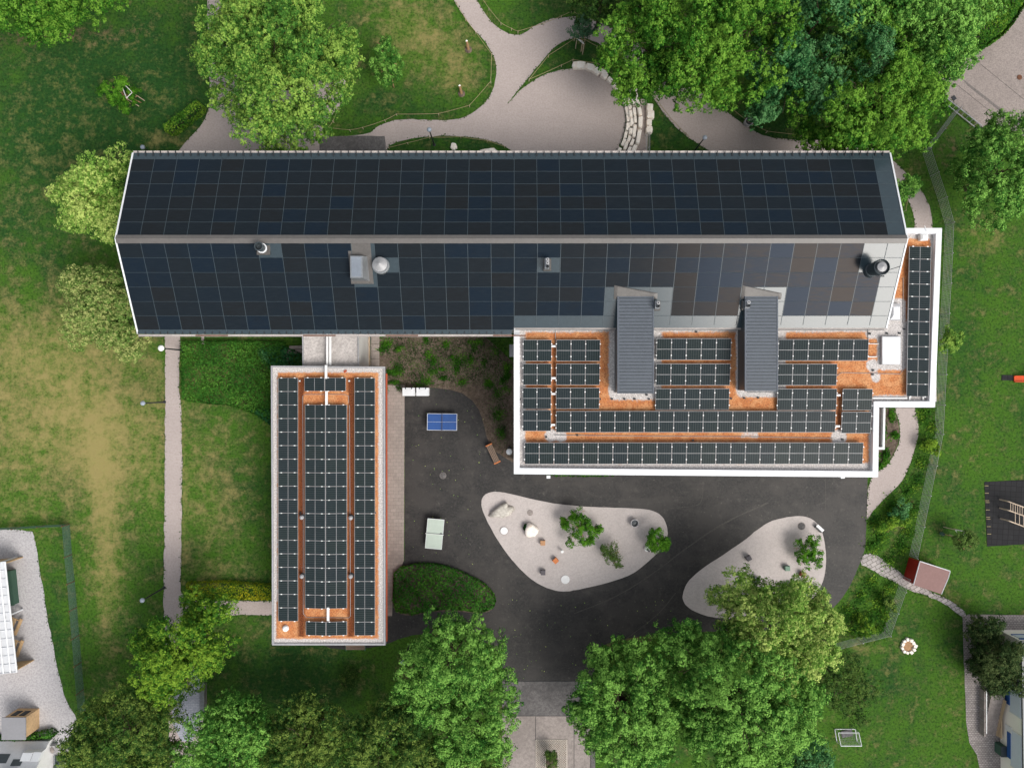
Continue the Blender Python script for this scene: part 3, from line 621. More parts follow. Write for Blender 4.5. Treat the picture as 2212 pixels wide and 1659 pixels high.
bare = {('l', 6, 0), ('l', 10, 0), ('l', 10, 1), ('l', 10, 2), ('l', 11, 1), ('l', 18, 1), ('l', 32, 0), ('l', 32, 1)}
bare |= {('l', c, r) for c in (21, 22, 23, 27, 28) for r in (3, 4)} | {('l', 33, r) for r in range(6)} | {('u', 33, r) for r in range(6)} | {('l', c, 5) for c in range(17, 34)}
S0 = .30
cells = []
for side in ('l', 'u'):
    for r in range(6):
        for c in range(34):
            if (side, c, r) in bare: continue
            cells.append((side, c, r))
cells.sort(key=lambda q: (q[0] == 'u', q[2]))
def cell_geo(mb, side, c, r):
    g = .018; s0 = S0 + r * RP + g; s1 = S0 + (r + 1) * RP - g; xa = X0 + c * PW + g; xb = X0 + (c + 1) * PW - g
    (ya, za), (yb, zb) = srow(side, s0), srow(side, s1); L = .022
    if side == 'l': q = [(xa, yb, zb), (xb, yb, zb), (xb, ya, za), (xa, ya, za)]
    else: q = [(xa, ya, za), (xb, ya, za), (xb, yb, zb), (xa, yb, zb)]
    q = [(xs(x, y), y, z) for x, y, z in q]
    mb.hexa([(x, y, z + .004) for x, y, z in q] + [(x, y, z + L) for x, y, z in q])
def set_tint(me, vals):
    at = me.attributes.new("tint", 'FLOAT', 'FACE'); at.data.foreach_set("value", np.array(vals, np.float32))
for k, (side, c, r) in enumerate(cells[:100]):
    mb = MB(); cell_geo(mb, side, c, r); o = mb.build("solar_panel", M["tile"], roof, None)
    set_tint(o.data, [min(1, max(0, R.gauss(.4, .25)))] * 6)
mb = MB(); tv = []
for side, c, r in cells[100:]:
    cell_geo(mb, side, c, r); tv += [min(1, max(0, R.gauss(.45 + (.12 if side == 'u' and c < 12 else 0), .28)))] * 6
o = mb.build("solar_panels", M["tile"], roof); set_tint(o.data, tv); tag(o, kind="stuff")
mb = MB()      # cover strips between the columns of panels
for side, smax in (('l', ch_l), ('u', ch_u)):
    for c in range(1, 34):
        sm = smax - .1 if not (side == 'l' and c >= 17) else 6.78
        (ya, za), (yb, zb) = srow(side, .2), srow(side, sm); x = X0 + c * PW; u, v = xs(x, ya), xs(x, yb)
        mb.hexa([(u - .016, ya, za), (u + .016, ya, za), (v + .016, yb, zb), (v - .016, yb, zb), (u - .016, ya, za + .028), (u + .016, ya, za + .028), (v + .016, yb, zb + .028), (v - .016, yb, zb + .028)])
    for r in range(7):
        yy, zz = srow(side, S0 + r * RP)
        mb.box(((X0 + X1) / 2, yy, zz + .006), (xs(X1, yy) - xs(X0, yy) - .2, .022, .030))
mb.build("joint_strip", M["joint"], roof)
mb = MB()
for sgn, yy in ((1, Yr + .30), (-1, Yr - .34)):
    mb.hexa([(X0 - .02, Yr, ZR), (X1 + .02, Yr, ZR), (X1 + .02, yy, zslope(yy) + .03), (X0 - .02, yy, zslope(yy) + .03), (X0 - .02, Yr, ZR + .10), (X1 + .02, Yr, ZR + .10), (X1 + .02, yy, zslope(yy) + .06), (X0 - .02, yy, zslope(yy) + .06)])
mb.build("ridge_cap", M["ridge"], roof)
for xx in (X0 - .05, X1 + .05):
    mb = MB()
    for ya, yb in ((Yl if xx < 0 else Yl2, Yr), (Yr, Yu)):
        u, v = xs(xx, ya), xs(xx, yb); mb.hexa([(u - .06, ya, zslope(ya) - .2), (u + .06, ya, zslope(ya) - .2), (v + .06, yb, zslope(yb) - .2), (v - .06, yb, zslope(yb) - .2), (u - .06, ya, zslope(ya) + .05), (u + .06, ya, zslope(ya) + .05), (v + .06, yb, zslope(yb) + .05), (v - .06, yb, zslope(yb) + .05)])
    mb.build("verge_trim", M["white"], roof)
def gutter(xa, xb, y, z):
    mb = MB(); mb.m = 0
    mb.hexa([(xa, y - .05, z - .14), (xb, y - .05, z - .14), (xb, y + .05, z - .14), (xa, y + .05, z - .14), (xa, y - .07, z - .05), (xb, y - .07, z - .05), (xb, y + .07, z - .05), (xa, y + .07, z - .05)])
    for s in (-1, 1): mb.box(((xa + xb) / 2, y + s * .07, z - .04), (xb - xa, .025, .06))
    mb.build("gutter", M["gutter"], main)
gutter(X0 - .05, X1 + .05, Yu + .08, ZE); gutter(X0 + .36, XM, Yl - .11, ZE); gutter(XM + .3, X1 - .42, Yl2 - .06, zslope(Yl2) - .06)
for k in range(int((X1 - X0) / .6)):
    x = X0 + .4 + k * .6; y = Yu - .10; mb = MB(); mb.box((x, y, zslope(y) + .06), (.05, .42, .09)); mb.box((x, y - .1, zslope(y) + .09), (.16, .05, .06)); mb.build("snow_guard", M["darkm"], roof)
mb = MB()
for k in range(int((XM - X0) / .592)):
    x = X0 + .4 + k * .592; y = Yl + .10; mb.box((x, y, zslope(y) + .05), (.04, .2, .07))
tag(mb.build("snow_guards", M["darkm"], roof), kind="stuff")
mb = MB()
for k in range(4): mb.m = 0; mb.box((-24 + k * 7.6 + (k % 2), Yl - .11, ZE - .035), (2.6, .1, .02))
# downpipe stain rows are wear; gutter debris
mb.build("gutter_moss", M["rust"], main)
# pipe with a collar near the ridge
def on_slope(x, y, z0=11.0):
    p = P(x, y, z0)
    for _ in range(4): p = P(x, y, zslope(p.y))
    return p
p = on_slope(570, 540); fl = MB(); fl.box((p.x, p.y, p.z + .07), (1.0, .8, .10)); vent = fl.build("chimney", M["flash"], main)
mb = MB(); mb.lathe((p.x, p.y + .05, p.z), [(.30, 0), (.30, .95), (.34, .96), (.34, 1.15), (.27, 1.16), (.27, .75)], 20); mb.build("flue", M["slate"], vent)
mb = MB(); mb.lathe((p.x, p.y + .05, p.z), [(.33, .35), (.38, .36), (.38, .48), (.33, .49)], 20); mb.build("collar", M["white"], vent)
# louvred ventilation box
p = on_slope(776, 580); q = on_slope(778, 540); mb = MB()
slope_slab(mb, p.x - .78, p.x + .98, p.y - 1.15, q.y + .85, .03, .05)
lou = mb.build("louvre_box", M["flash"], main)
mb = MB()
zb = p.z - .35
mb.hexa([(p.x - .62, p.y - .95, zb), (p.x + .78, p.y - .95, zb), (p.x + .78, p.y + .85, zb + .5), (p.x - .62, p.y + .85, zb + .5), (p.x - .52, p.y - .85, p.z + .75), (p.x + .42, p.y - .85, p.z + .75), (p.x + .42, p.y + .82, p.z + .80), (p.x - .52, p.y + .82, p.z + .80)])
mb.build("casing", M["zinc"], lou)
mb = MB()
for k in range(20): mb.box((p.x - .05, p.y - .72 + k * .075, p.z + .80), (.74, .035, .05))
mb.build("grille", M["lamph"], lou)
# round ventilator with a conical cowl
p = on_slope(823, 574); mb = MB(); mb.lathe(tuple(p), [(.66, -.28), (.66, .18), (.62, .22), (.46, .24)], 24); cv = mb.build("ventilator", M["zinc"], main)
mb = MB(); mb.lathe((p.x + .02, p.y, p.z), [(.40, .2), (.40, .55), (.56, .56), (.56, .62), (.02, 1.0)], 24); mb.build("cowl", M["alu"], cv)
# row of three small flues
def flues(x, y, n, side=None):
    p = on_slope(x, y); mb = MB(); mb.box((p.x, p.y, p.z + .03), (.6, .9 if n == 3 else .75, .35)); b = mb.build("flue_block", M["flash"], main)
    mb = MB(); mb.box((p.x - .05, p.y, p.z + .45), (.34, .82 if n == 3 else .6, .6)); mb.build("block_cap", M["zinc"], b)
    for k in range(n):
        mb = MB(); yy = p.y + (k - (n - 1) / 2) * .26; mb.lathe((p.x - .02, yy, p.z + .7), [(.10, 0), (.10, .28), (.13, .29), (.13, .34), (.06, .35), (.06, .2)], 12); mb.build("flue", M["darkm"] if k == 0 else M["alu"], b)
flues(1182, 573, 3); flues(1417, 661, 2); flues(1609, 660, 2)
# broad black chimney at the east end
p = on_slope(1880, 585); mb = MB(); mb.lathe(tuple(p), [(.56, -.35), (.50, .25), (.44, .3), (.44, 1.1), (.58, 1.15), (.60, 1.75), (.55, 1.8), (.52, 1.6), (.40, 1.58)], 26); ck = mb.build("chimney", M["slate"], main, smooth=False)
mb = MB(); mb.lathe(tuple(p), [(.36, 1.5), (.36, 1.78), (.02, 1.95)], 24); mb.build("cowl", M["alu"], ck)
mb = MB(); mb.box((p.x + 1.05, p.y - .05, p.z + 1.6), (.9, .05, .05), .3); mb.box((p.x + .8, p.y - .1, p.z - .25), (.7, .7, .25)); mb.build("bracket", M["darkm"], ck)
# seamed metal dormers running out over the flat roof
for xa, xb, ya, yb in ((1333, 1412, 645, 850), (1608, 1680, 645, 845)):
    zt = 10.25; a = P(xa, ya, zt); b = P(xb, yb, zt); ystart = a.y + .15
    mb = MB(); mb.box(((a.x + b.x) / 2, (ystart + b.y) / 2, (zt + 8.4) / 2 - .08), (b.x - a.x - .12, ystart - b.y - .12, zt - 8.4 - .02))
    do = mb.build("dormer", M["slate"], main)
    mb = MB(); mb.box(((a.x + b.x) / 2, (ystart + b.y) / 2, zt), (b.x - a.x, ystart - b.y, .14)); mb.m = 1
    n = int((ystart - b.y) / .262)
    for k in range(n + 1): mb.box(((a.x + b.x) / 2 + (.06 if k % 2 else 0), ystart - .15 - k * .262, zt + .085), (b.x - a.x - .3, .055, .045))
    mb.m = 0
    for s in (a.x + .05, b.x - .05): mb.box((s, (ystart + b.y) / 2, zt + .075), (.09, ystart - b.y, .05))
    mb.build("roof", [M["seam"], M["slate"]], do)
    mb = MB(); y2 = ystart + .75; mb.hexa([(a.x - .25, ystart - .2, zslope(ystart - .2) + .03), (b.x + .3, ystart - .2, zslope(ystart - .2) + .03), (b.x + .3, y2 - .5, zslope(y2 - .5) + .03), (a.x - .25, y2 + .1, zslope(y2 + .1) + .03), (a.x, ystart, zt + .06), (b.x, ystart, zt + .06), (b.x, y2 - .55, zslope(y2 - .55) + .08), (a.x, y2, zslope(y2) + .08)])
    mb.build("flashing", M["flash"], do)

# ================================================================== EAST FLAT-ROOFED BUILDING
ZF = 8.42
east = thing("flat_roof_building", "flat roofed block with broad white parapet, orange sedum roof and two white skylights", "building", (17, -1, 0))
OUT = [(1110, 703), (1110, 1024), (1897, 1031), (1899, 880), (2020, 880), (2035, 493), (1955, 493)]
INN = [(1122.5, 703), (1122.5, 1011), (1885, 1018), (1887.5, 867), (2008, 867), (2022, 505), (1955, 505)]
def ringopen(mb, out, inn, z0, z1):
    o = [tuple(v) for v in PL(out, z1)]; i = [tuple(v) for v in PL(inn, z1)]
    for k in range(len(o) - 1):
        a, b, c, d = o[k], o[k + 1], i[k + 1], i[k]
        mb.quad((*a, z1), (*b, z1), (*c, z1), (*d, z1)); mb.quad((*a, z0), (*b, z0), (*b, z1), (*a, z1)); mb.quad((*d, z1), (*c, z1), (*c, z0), (*d, z0))
    for k in (0, -1): mb.quad((*o[k], z0), (*o[k], z1), (*i[k], z1), (*i[k], z0))
mb = MB()
wp = [tuple(v) for v in PL(OUT, ZP)]
cx_, cy_ = 14, -1
ins = [(x + (.09 if x < 10 else -.09), y + (.09 if y < -3 else -.05)) for x, y in wp]
for a, b in zip(ins, ins[1:]): mb.quad((*a, 0), (*b, 0), (*b, ZP - .3), (*a, ZP - .3))
mb.m = 1
for k in range(13):
    for fl in range(2): mb.box((1.9 + k * 2.1, ins[1][1] + (ins[2][1] - ins[1][1]) * (1.9 + k * 2.1 - ins[1][0]) / (ins[2][0] - ins[1][0]), 2.0 + 3.9 * fl), (1.6, .10, 1.9))
mb.build("wall", [M["wallw"], M["pane"]], east)
mb = MB(); ringopen(mb, OUT, INN, ZP - .55, ZP); mb.m = 1
for k in range(len(OUT) - 1):
    a, b = P(*OUT[k], ZP), P(*OUT[k + 1], ZP); c, d = P(*INN[k], ZP), P(*INN[k + 1], ZP); n = max(1, int((b - a).length / 3.0))
    for q in range(n + 1):
        f = min(.999, max(.001, q / n)); p0, p1 = a.lerp(b, f), c.lerp(d, f); u = (b - a).normalized() * .013
        if 0 < q < n or k in (1, 2, 3, 4, 5): mb.quad(*[(v.x, v.y, ZP + .003) for v in (p0 - u, p0 + u, p1 + u, p1 - u)])
mb.build("parapet", [M["white"], plain("coping_joint", (.45, .46, .47))], east)
def sedum_roof(parent, rects, z, attr_fn, name="roof", red_shade_fn=None):
    vs, fs, at, rd = [], [], [], []
    for x0, y0, x1, y1 in rects:
        a = P(x0, y1, z); b = P(x1, y0, z); nx = max(2, int((b.x - a.x) / .12)); ny = max(2, int((b.y - a.y) / .12))
        i0 = len(vs); X, Y = np.meshgrid(np.linspace(a.x, b.x, nx + 1), np.linspace(a.y, b.y, ny + 1))
        xd = X * F / (H - z) + 1106; yd = 829.5 - Y * F / (H - z); at += attr_fn(xd.ravel(), yd.ravel()).tolist(); rd += (red_shade_fn(xd.ravel(), yd.ravel()) if red_shade_fn else np.zeros(xd.size)).tolist()
        vs += [(x, y, z) for x, y in zip(X.ravel(), Y.ravel())]
        for j in range(ny):
            for i in range(nx): q = i0 + j * (nx + 1) + i; fs.append((q, q + 1, q + nx + 2, q + nx + 1))
    og = parent_loc(parent); me = bpy.data.meshes.new(name); me.from_pydata([(x - og.x, y - og.y, zz - og.z) for x, y, zz in vs], [], fs)
    k = me.attributes.new("sedum", 'FLOAT', 'POINT'); k.data.foreach_set("value", np.array(at, np.float32)); k2 = me.attributes.new("red", 'FLOAT', 'POINT'); k2.data.foreach_set("value", np.array(rd, np.float32)); me.materials.append(M["sedum"])
    o = bpy.data.objects.new(name, me); C.objects.link(o); o.parent = parent; return o
def box_d(x, y, x0, y0, x1, y1):   # signed distance outside a rectangle
    dx = np.maximum(np.maximum(x0 - x, x - x1), 0); dy = np.maximum(np.maximum(y0 - y, y - y1), 0); return np.hypot(dx, dy)
def sedE(x, y):
    e = np.minimum.reduce([np.where(y > 700, x - 1122 - 2, 99), np.where(y > 866, 1887 - x + 2, 99), np.where(x < 1887, 1018 - y, 99) - 6, np.where(x > 1887, 866 - y, 99), np.where(x < 1912, y - 706, 99), 2022 - x, y - 505 + np.where(x > 1890, 0, 99)])
    v = np.clip((e - 7) / 9, 0, 1)
    for r, m_ in (((1328, 640, 1416, 850), 13), ((1603, 640, 1684, 845), 13), ((1908, 728, 1948, 786), 13), ((1922, 655, 1946, 690), 10), ((1880, 706, 1960, 722), 10)): v = np.minimum(v, np.clip((box_d(x, y, *r) - m_ + 4) / 8, 0, 1))
    for px, py, pr in ((1190, 940, 10), (1212, 943, 8), (1812, 945, 13), (1886, 790, 10), (1892, 815, 6)): v = np.minimum(v, np.clip((np.hypot(x - px, y - py) - pr) / 8, 0, 1))
    v = np.minimum(v, np.where((x > 1600) & (y > 925) & (x < 1640) & (y < 945), .45, 1))
    return v
def redShadeE(x, y):  # redder sedum and painted-in shade in the gaps between arrays
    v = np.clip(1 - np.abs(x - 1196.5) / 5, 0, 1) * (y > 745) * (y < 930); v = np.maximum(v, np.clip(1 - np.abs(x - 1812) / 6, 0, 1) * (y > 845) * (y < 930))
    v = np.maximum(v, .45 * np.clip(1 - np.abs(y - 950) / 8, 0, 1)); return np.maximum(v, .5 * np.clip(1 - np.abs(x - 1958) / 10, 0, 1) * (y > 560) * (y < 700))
sedum_roof(east, [(1121, 700, 1887, 1019), (1887, 700, 2023, 868), (1905, 503, 2023, 700)], ZF, sedE, red_shade_fn=redShadeE)
def skylight(x0, y0, x1, y1, pyr, label):
    a = P(x0, y1, ZF + .5); b = P(x1, y0, ZF + .5); c = ((a.x + b.x) / 2, (a.y + b.y) / 2); wx, wy = b.x - a.x, b.y - a.y
    mb = MB(); mb.box((*c, ZF + .16), (wx + .12, wy + .12, .34)); sk = mb.build("skylight", M["alu"], east); tag(sk, label)
    mb = MB(); z0 = ZF + .335; n = 1 if pyr else 6
    cs = [(a.x, a.y), (b.x, a.y), (b.x, b.y), (a.x, b.y)]
    if pyr:
        for k in range(4): mb.face([(*cs[k], z0), (*cs[(k + 1) % 4], z0), (*c, z0 + .10)])
    else:
        for k in range(n):
            f0, f1 = 1 - .09 * k, 1 - .09 * (k + 1); h0, h1 = .25 * math.sin(k / n * 1.57), .25 * math.sin((k + 1) / n * 1.57)
            for j in range(4):
                p, q = cs[j], cs[(j + 1) % 4]; L = lambda s, f, h: (c[0] + (s[0] - c[0]) * f, c[1] + (s[1] - c[1]) * f, z0 + h)
                mb.face([L(p, f0, h0), L(q, f0, h0), L(q, f1, h1), L(p, f1, h1)])
        mb.face([(c[0] + (s[0] - c[0]) * .46, c[1] + (s[1] - c[1]) * .46, z0 + .25) for s in cs])
    mb.build("dome", M["dome"], sk)
skylight(1925, 657, 1946, 690, False, "small white domed skylight"); skylight(1909, 728, 1947, 786, True, "large white pyramid skylight")
mb = MB(); p = P(1995, 513, ZF + .3); mb.box((p.x, p.y, ZF + .2), (.55, .5, .4)); mb.hexa([(p.x - .3, p.y - .28, ZF + .4), (p.x + .3, p.y - .28, ZF + .4), (p.x + .3, p.y + .28, ZF + .4), (p.x - .3, p.y + .28, ZF + .4), (p.x - .15, p.y - .15, ZF + .5), (p.x + .15, p.y - .15, ZF + .5), (p.x + .15, p.y + .15, ZF + .5), (p.x - .15, p.y + .15, ZF + .5)])
mb.build("roof_vent", M["whitep"], east)
def cable(parent, pts, z, r=.022, mat="alu"):
    mb = MB(); mb.tube([P(x, y, z) for x, y in pts], r, 5); return mb.build("lightning_conductor", M[mat], parent)
cable(east, [(1198, 940), (1400, 942), (1600, 943), (1800, 946)], ZF + .06); cable(east, [(1808, 812), (1818, 805), (1945, 808), (1951, 798), (1951, 760)], ZF + .06); cable(east, [(1200, 700), (1200, 745)], ZF + .06)
cable(east, [(1997, 488), (2003, 500)], ZP + .1, .03, "whitep"); cable(east, [(1951, 600), (1951, 700)], ZF + .05); cable(east, [(1875, 706), (1875, 735)], ZF + .05, .02, "darkm")
for x0, y0, x1, y1 in ((1878, 742, 1899, 743.5), (1875, 770, 1894, 772), (1885, 858.5, 1960, 862), (1964, 857, 1967, 864), (1993, 857, 1996, 864)):
    mb = MB(); a = P(x0, y1, ZF + .15); b = P(x1, y0, ZF + .15); mb.box(((a.x + b.x) / 2, (a.y + b.y) / 2, ZF + .08), (b.x - a.x, b.y - a.y, .12)); mb.build("mounting_rail", M["whitep"], east)
for x, y in ((1296, 862), (1322, 862), (1349, 862), (1371, 862), (1402, 862), (1397, 853), (1579, 861), (1608, 860), (1638, 859), (1504, 717), (1879, 721), (1916, 720), (1943, 720), (1953, 711), (1885, 809), (1820, 949), (1180, 944), (1497, 951), (1247, 940), (1886, 800), (1280, 862), (1123, 863)):
    mb = MB(); p = P(x, y, ZF + .06); mb.box((p.x, p.y, ZF + .06), (.15, .13, .12), R.uniform(-.3, .3)); mb.build("ballast_block", M["darkm"], east)
mb = MB(); a = P(1110, 682, 9.3); mb.box((a.x + .03, a.y - .45, 9.25), (.1, 1.0, .3)); mb.build("flashing", M["flash"], east)
for x in (1185, 1822): mb = MB(); p = P(x, 1027, ZP); mb.box((p.x, p.y - .14, ZP - .2), (.3, .22, .2)); mb.build("scupper", M["white"], east)
mb = MB(); p = P(1104, 757, 3.0); mb.box((p.x + .1, p.y, 2.4), (.5, 1.1, .12)); mb.build("window_hood", M["zinc"], east)
# low white ledge and light well on the east wall
mb = MB(); zz = 5.6
mb.ring(PL([(1893, 868), (1913, 868), (1911, 971), (1893, 971)], zz), PL([(1893, 871), (1909, 871), (1906.5, 966), (1893, 966)], zz), zz - .5, zz); mb.m = 1
mb.prism(PL([(1893, 868), (1910, 868), (1908, 968), (1893, 968)], zz), 0, zz - .35); mb.build("porch_roof", [M["white"], M["concrete"]], east)

# ---------------- solar arrays
def set_uv_panel(mb, q):
    mb.quad(*q, uv=((0, 0), (1, 0), (1, 1), (0, 1)))
def array_rows(name, label, x0, y0, x1, y1, cols, z, tilt=.10, turn=False, rows=1, tent=0, group="solar arrays on the flat roofs"):
    """One block of modules on one frame. Survey rectangle; cols modules across (turn: modules lie sideways)."""
    a = P(x0, y1, z); b = P(x1, y0, z); cx, cy = (a.x + b.x) / 2, (a.y + b.y) / 2
    t = thing(name, label, "solar array", (cx, cy, z - .3), group=group)
    W, D = b.x - a.x, b.y - a.y
    for r in range(rows):
        for c in range(cols):
            pw, pd = W / cols, D / rows; xa = a.x + c * pw; ya = a.y + r * pd; g = .012
            def zz(x, y):
                if tent: return z + .18 - abs(x - cx) * tent
                return z + (y - cy) * tilt if not turn else z
            q = [(xa + g, ya + g), (xa + pw - g, ya + g), (xa + pw - g, ya + pd - g), (xa + g, ya + pd - g)]
            mb = MB(); T = [(x, y, zz(x, y)) for x, y in q]; B = [(x, y, h - .04) for x, y, h in T]
            mb.hexa(B + T); mb.m = 1
            if not turn:
                for ex in ((0, 1) if c == cols - 1 else (0,)):
                    for fy in (.22, .80): yy = ya + pd * fy; mb.box((xa + pw * ex, yy, zz(xa, yy) + .02), (.085, .085, .05))
            else:
                for ey in ((0, 1) if r == rows - 1 else (0,)):
                    for fx in (.17, .83): xx = xa + pw * fx; mb.box((xx, ya + pd * ey, zz(xx, ya) + .02), (.13, .065, .05))
            pn = mb.build("solar_panel", [M["alu"], M["clamp"]], t)
            def lerp2(u, v): 
                x = q[0][0] + (q[1][0] - q[0][0]) * u; y = q[0][1] + (q[3][1] - q[0][1]) * v; return (x, y, zz(x, y) + .003)
            mb = MB(); e = .015; em = .009
            uv6 = ((0, 0), (1, 0), (1, .5), (0, .5))
            if not turn: halves = ((e, e, 1 - e, .5 - em), (e, .5 + em, 1 - e, 1 - e))
            else: halves = ((e, e, .5 - em, 1 - e), (.5 + em, e, 1 - e, 1 - e))
            for u0, v0, u1, v1 in halves:
                pts = (lerp2(u0, v0), lerp2(u1, v0), lerp2(u1, v1), lerp2(u0, v1))
                mb.quad(*pts, uv=uv6 if not turn else ((0, 0), (0, .5), (1, .5), (1, 0)))
            o = mb.build("glass", M["pvcell"], pn); set_tint(o.data, [R.random()] * 2)
    mb = MB()
    for k in range(max(2, cols // 2) + 1):
        x = a.x + .1 + (W - .2) * k / max(2, cols // 2)
        mb.box((x, cy, z - .2), (.05, D * .9, .05)); mb.box((x, cy + D * .4, z - .12), (.05, .05, .22)); mb.box((x, cy - D * .4, z - .16), (.05, .05, .16))
    mb.build("frame", M["alu"], t)
    return t
zA = ZF + .36
rowsY = ((734, 780.5), (785.5, 832), (837.5, 883.5))
nm = ("topmost", "second from the top", "third from the top")
for k, (ya, yb) in enumerate(rowsY):
    array_rows("solar_array", f"two-panel solar array against the west parapet, {nm[k]} in its column", 1130 - k * .5, ya, 1191.6 - k * .4, yb, 2, zA)
    array_rows("solar_array", f"three-panel solar array west of the first metal-clad dormer, {nm[k]} of the stack", 1201.8 - k * .4, ya, 1296.6 - k * .8, yb, 3, zA)
for k, (ya, yb) in enumerate(((731, 778), (785.5, 833), (839, 885.5))):
    array_rows("solar_array", f"five-panel solar array between the two metal-clad dormers, {('north', 'middle', 'south')[k]} row", 1418 - k * 1, ya, 1579.5 - k * 2, yb, 5, zA)
array_rows("solar_array", "six-panel solar array east of the second dormer, beside the big pyramid skylight", 1681, 733, 1876, 779.5, 6, zA)
array_rows("solar_array", "four-panel solar array east of the second dormer, ending at open orange sedum", 1680, 786, 1808, 833, 4, zA)
array_rows("solar_array", "four-panel solar array just north of the long nineteen-panel row", 1679, 839.5, 1807.5, 886, 4, zA)
array_rows("solar_array", "two-panel solar array by the notch of the white parapet, upper one", 1820, 840, 1884.5, 886.5, 2, zA)
array_rows("solar_array", "two-panel solar array by the notch of the white parapet, lower one", 1818, 889.5, 1882, 936.5, 2, zA)
array_rows("solar_array", "two-panel solar array west of the long nineteen-panel row", 1129, 885.6, 1190.6, 931.5, 2, zA)
array_rows("solar_array", "long nineteen-panel solar row across the flat roof below the dormers", 1201, 887.8, 1805, 934.5, 19, zA)
array_rows("solar_array", "longest solar row, along the south parapet of the flat roof", 1133, 955.5, 1864.5, 1003, 23, zA)
def skew_strip():
    # the wing's strip leans a little with the wing itself: build it square and turn it
    a = P(1988, 533, zA); b = P(1982, 857, zA); L = (a - b).length; n = 12; cx, cy = (a.x + b.x) / 2, (a.y + b.y) / 2
    t = array_rows("solar_array", "narrow vertical solar strip of twelve rows along the east parapet of the wing", 1985 - 24, 695 - 162, 1985 + 24, 695 + 162, 1, zA, turn=True, rows=12)
    t.rotation_euler = (0, 0, math.atan2(a.x - b.x, -(a.y - b.y)) + math.pi if False else -math.atan2(a.x - b.x, a.y - b.y))
skew_strip()
for x, y in ((1196, 748), (1196, 817), (1196, 851), (1194.5, 918), (1812, 854), (1811, 921)):
    mb = MB(); p = P(x, y, zA); mb.box((p.x, p.y, zA - .12), (.36, .16, .08)); mb.build("cable_tray", M["whitep"], east)

# ================================================================== WEST FLAT-ROOFED PAVILION
ZW = 5.0
west = thing("pavilion_building", "low narrow flat roofed pavilion with pale gravel border and orange sedum roof", "building", (-15.8, -10.4, 0))
o4 = PL([(585, 790), (831.5, 792), (832.5, 1393.5), (588, 1393.5)], ZW + .12)
mb = MB(); mb.prism([(o4[0][0] + .6, o4[0][1] - .5), (o4[1][0] - .72, o4[1][1] - .5), (o4[2][0] - .72, o4[2][1] + .9), (o4[3][0] + .6, o4[3][1] + .9)][::-1], 0, ZW - .3); mb.m = 1
for k in range(9): mb.box((o4[1][0] - .72, o4[1][1] - 2.2 - k * 2.3, 1.7), (.05, 1.7, 2.2))
mb.build("wall", [M["wallr"], M["pane"]], west)
mb = MB(); mb.prism([tuple(q) for q in o4][::-1], ZW - .32, ZW - .02); mb.build("roof_slab", M["concrete"], west)
i4 = PL([(588.5, 794), (828, 796), (829, 1389.5), (591.5, 1389.5)], ZW + .12)
mb = MB(); mb.ring(o4[::-1], i4[::-1], ZW - .35, ZW + .12); mb.build("roof_edge", M["alu"], west)
mb = MB(); xx = o4[1][0]; mb.box((xx + .05, (o4[1][1] + o4[2][1]) / 2 - 0.2, ZW - .32), (.16, o4[1][1] - o4[2][1] - .8, .12)); mb.build("fascia", M["wallr"], west)
def sedW(x, y):
    e = np.minimum.reduce([x - 588 - 8 + np.where(y > 1300, 3, 0), 830 - x - 9, (y - 794 - 7), 1391 - y - 8]); return np.clip(e / 7, 0, 1)
def redShadeW(x, y):  # strips between panels: redder plants, panel shade painted into the colour
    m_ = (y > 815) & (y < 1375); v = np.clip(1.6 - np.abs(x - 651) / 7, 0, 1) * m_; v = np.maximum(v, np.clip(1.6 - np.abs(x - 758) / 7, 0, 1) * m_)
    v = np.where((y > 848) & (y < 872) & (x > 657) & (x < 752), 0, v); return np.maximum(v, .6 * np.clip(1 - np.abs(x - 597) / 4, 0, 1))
sedum_roof(west, [(587, 792.5, 830.5, 1391.5)], ZW, sedW, red_shade_fn=redShadeW)
zB = ZW + .32
array_rows("solar_array", "solar strip along the west edge of the pavilion roof, eighteen rows long", 600.5, 816.5, 644, 1341.5, 1, zB, turn=True, rows=18)
array_rows("solar_array", "solar strip along the east edge of the pavilion roof, nineteen rows long", 765.5, 816.5, 810.5, 1372.5, 1, zB, turn=True, rows=19)
array_rows("solar_array", "long double solar strip down the middle of the pavilion roof", 658.5, 874.5, 750, 1313.5, 2, zB, turn=True, rows=15, tent=.09)
array_rows("solar_array", "short two-panel solar block at the north end of the pavilion roof", 657.5, 816, 747.5, 845, 2, zB, turn=True, rows=1, tent=.09)
array_rows("solar_array", "short two-panel solar block at the south end of the pavilion roof", 660.5, 1341.5, 750, 1371.5, 2, zB, turn=True, rows=1, tent=.09)
for x, y in ((652.5, 1117), (758, 1118), (652.5, 1244), (758, 1244)):
    p = P(x, y, ZW + .3); mb = MB(); mb.lathe((p.x, p.y, ZW), [(.09, 0), (.09, .34), (.18, .36), (.19, .44), (.10, .55), (.02, .57)], 16); vv = mb.build("roof_vent", M["alu"], west)
    mb = MB(); mb.lathe((p.x, p.y, ZW), [(.21, .0), (.20, .05), (.1, .07)], 16); mb.build("collar", M["darkm"], vv)
mb = MB(); p = P(616, 1358, ZW + .2); mb.lathe((p.x, p.y, ZW), [(.27, 0), (.27, .12), (.22, .24), (.12, .31), (.02, .33)], 20); mb.build("dome_vent", M["lampw"], west)
for pts in ([(704, 789), (704, 818)], [(705, 845), (705, 875)], [(708, 1312), (709, 1341)]):
    a = P(*pts[0], ZW + .5); b = P(*pts[1], ZW + .5); mb = MB(); mb.box(((a.x + b.x) / 2, (a.y + b.y) / 2, ZW + .44), (.20, abs(a.y - b.y), .12)); mb.build("cable_duct", M["whitep"], west)
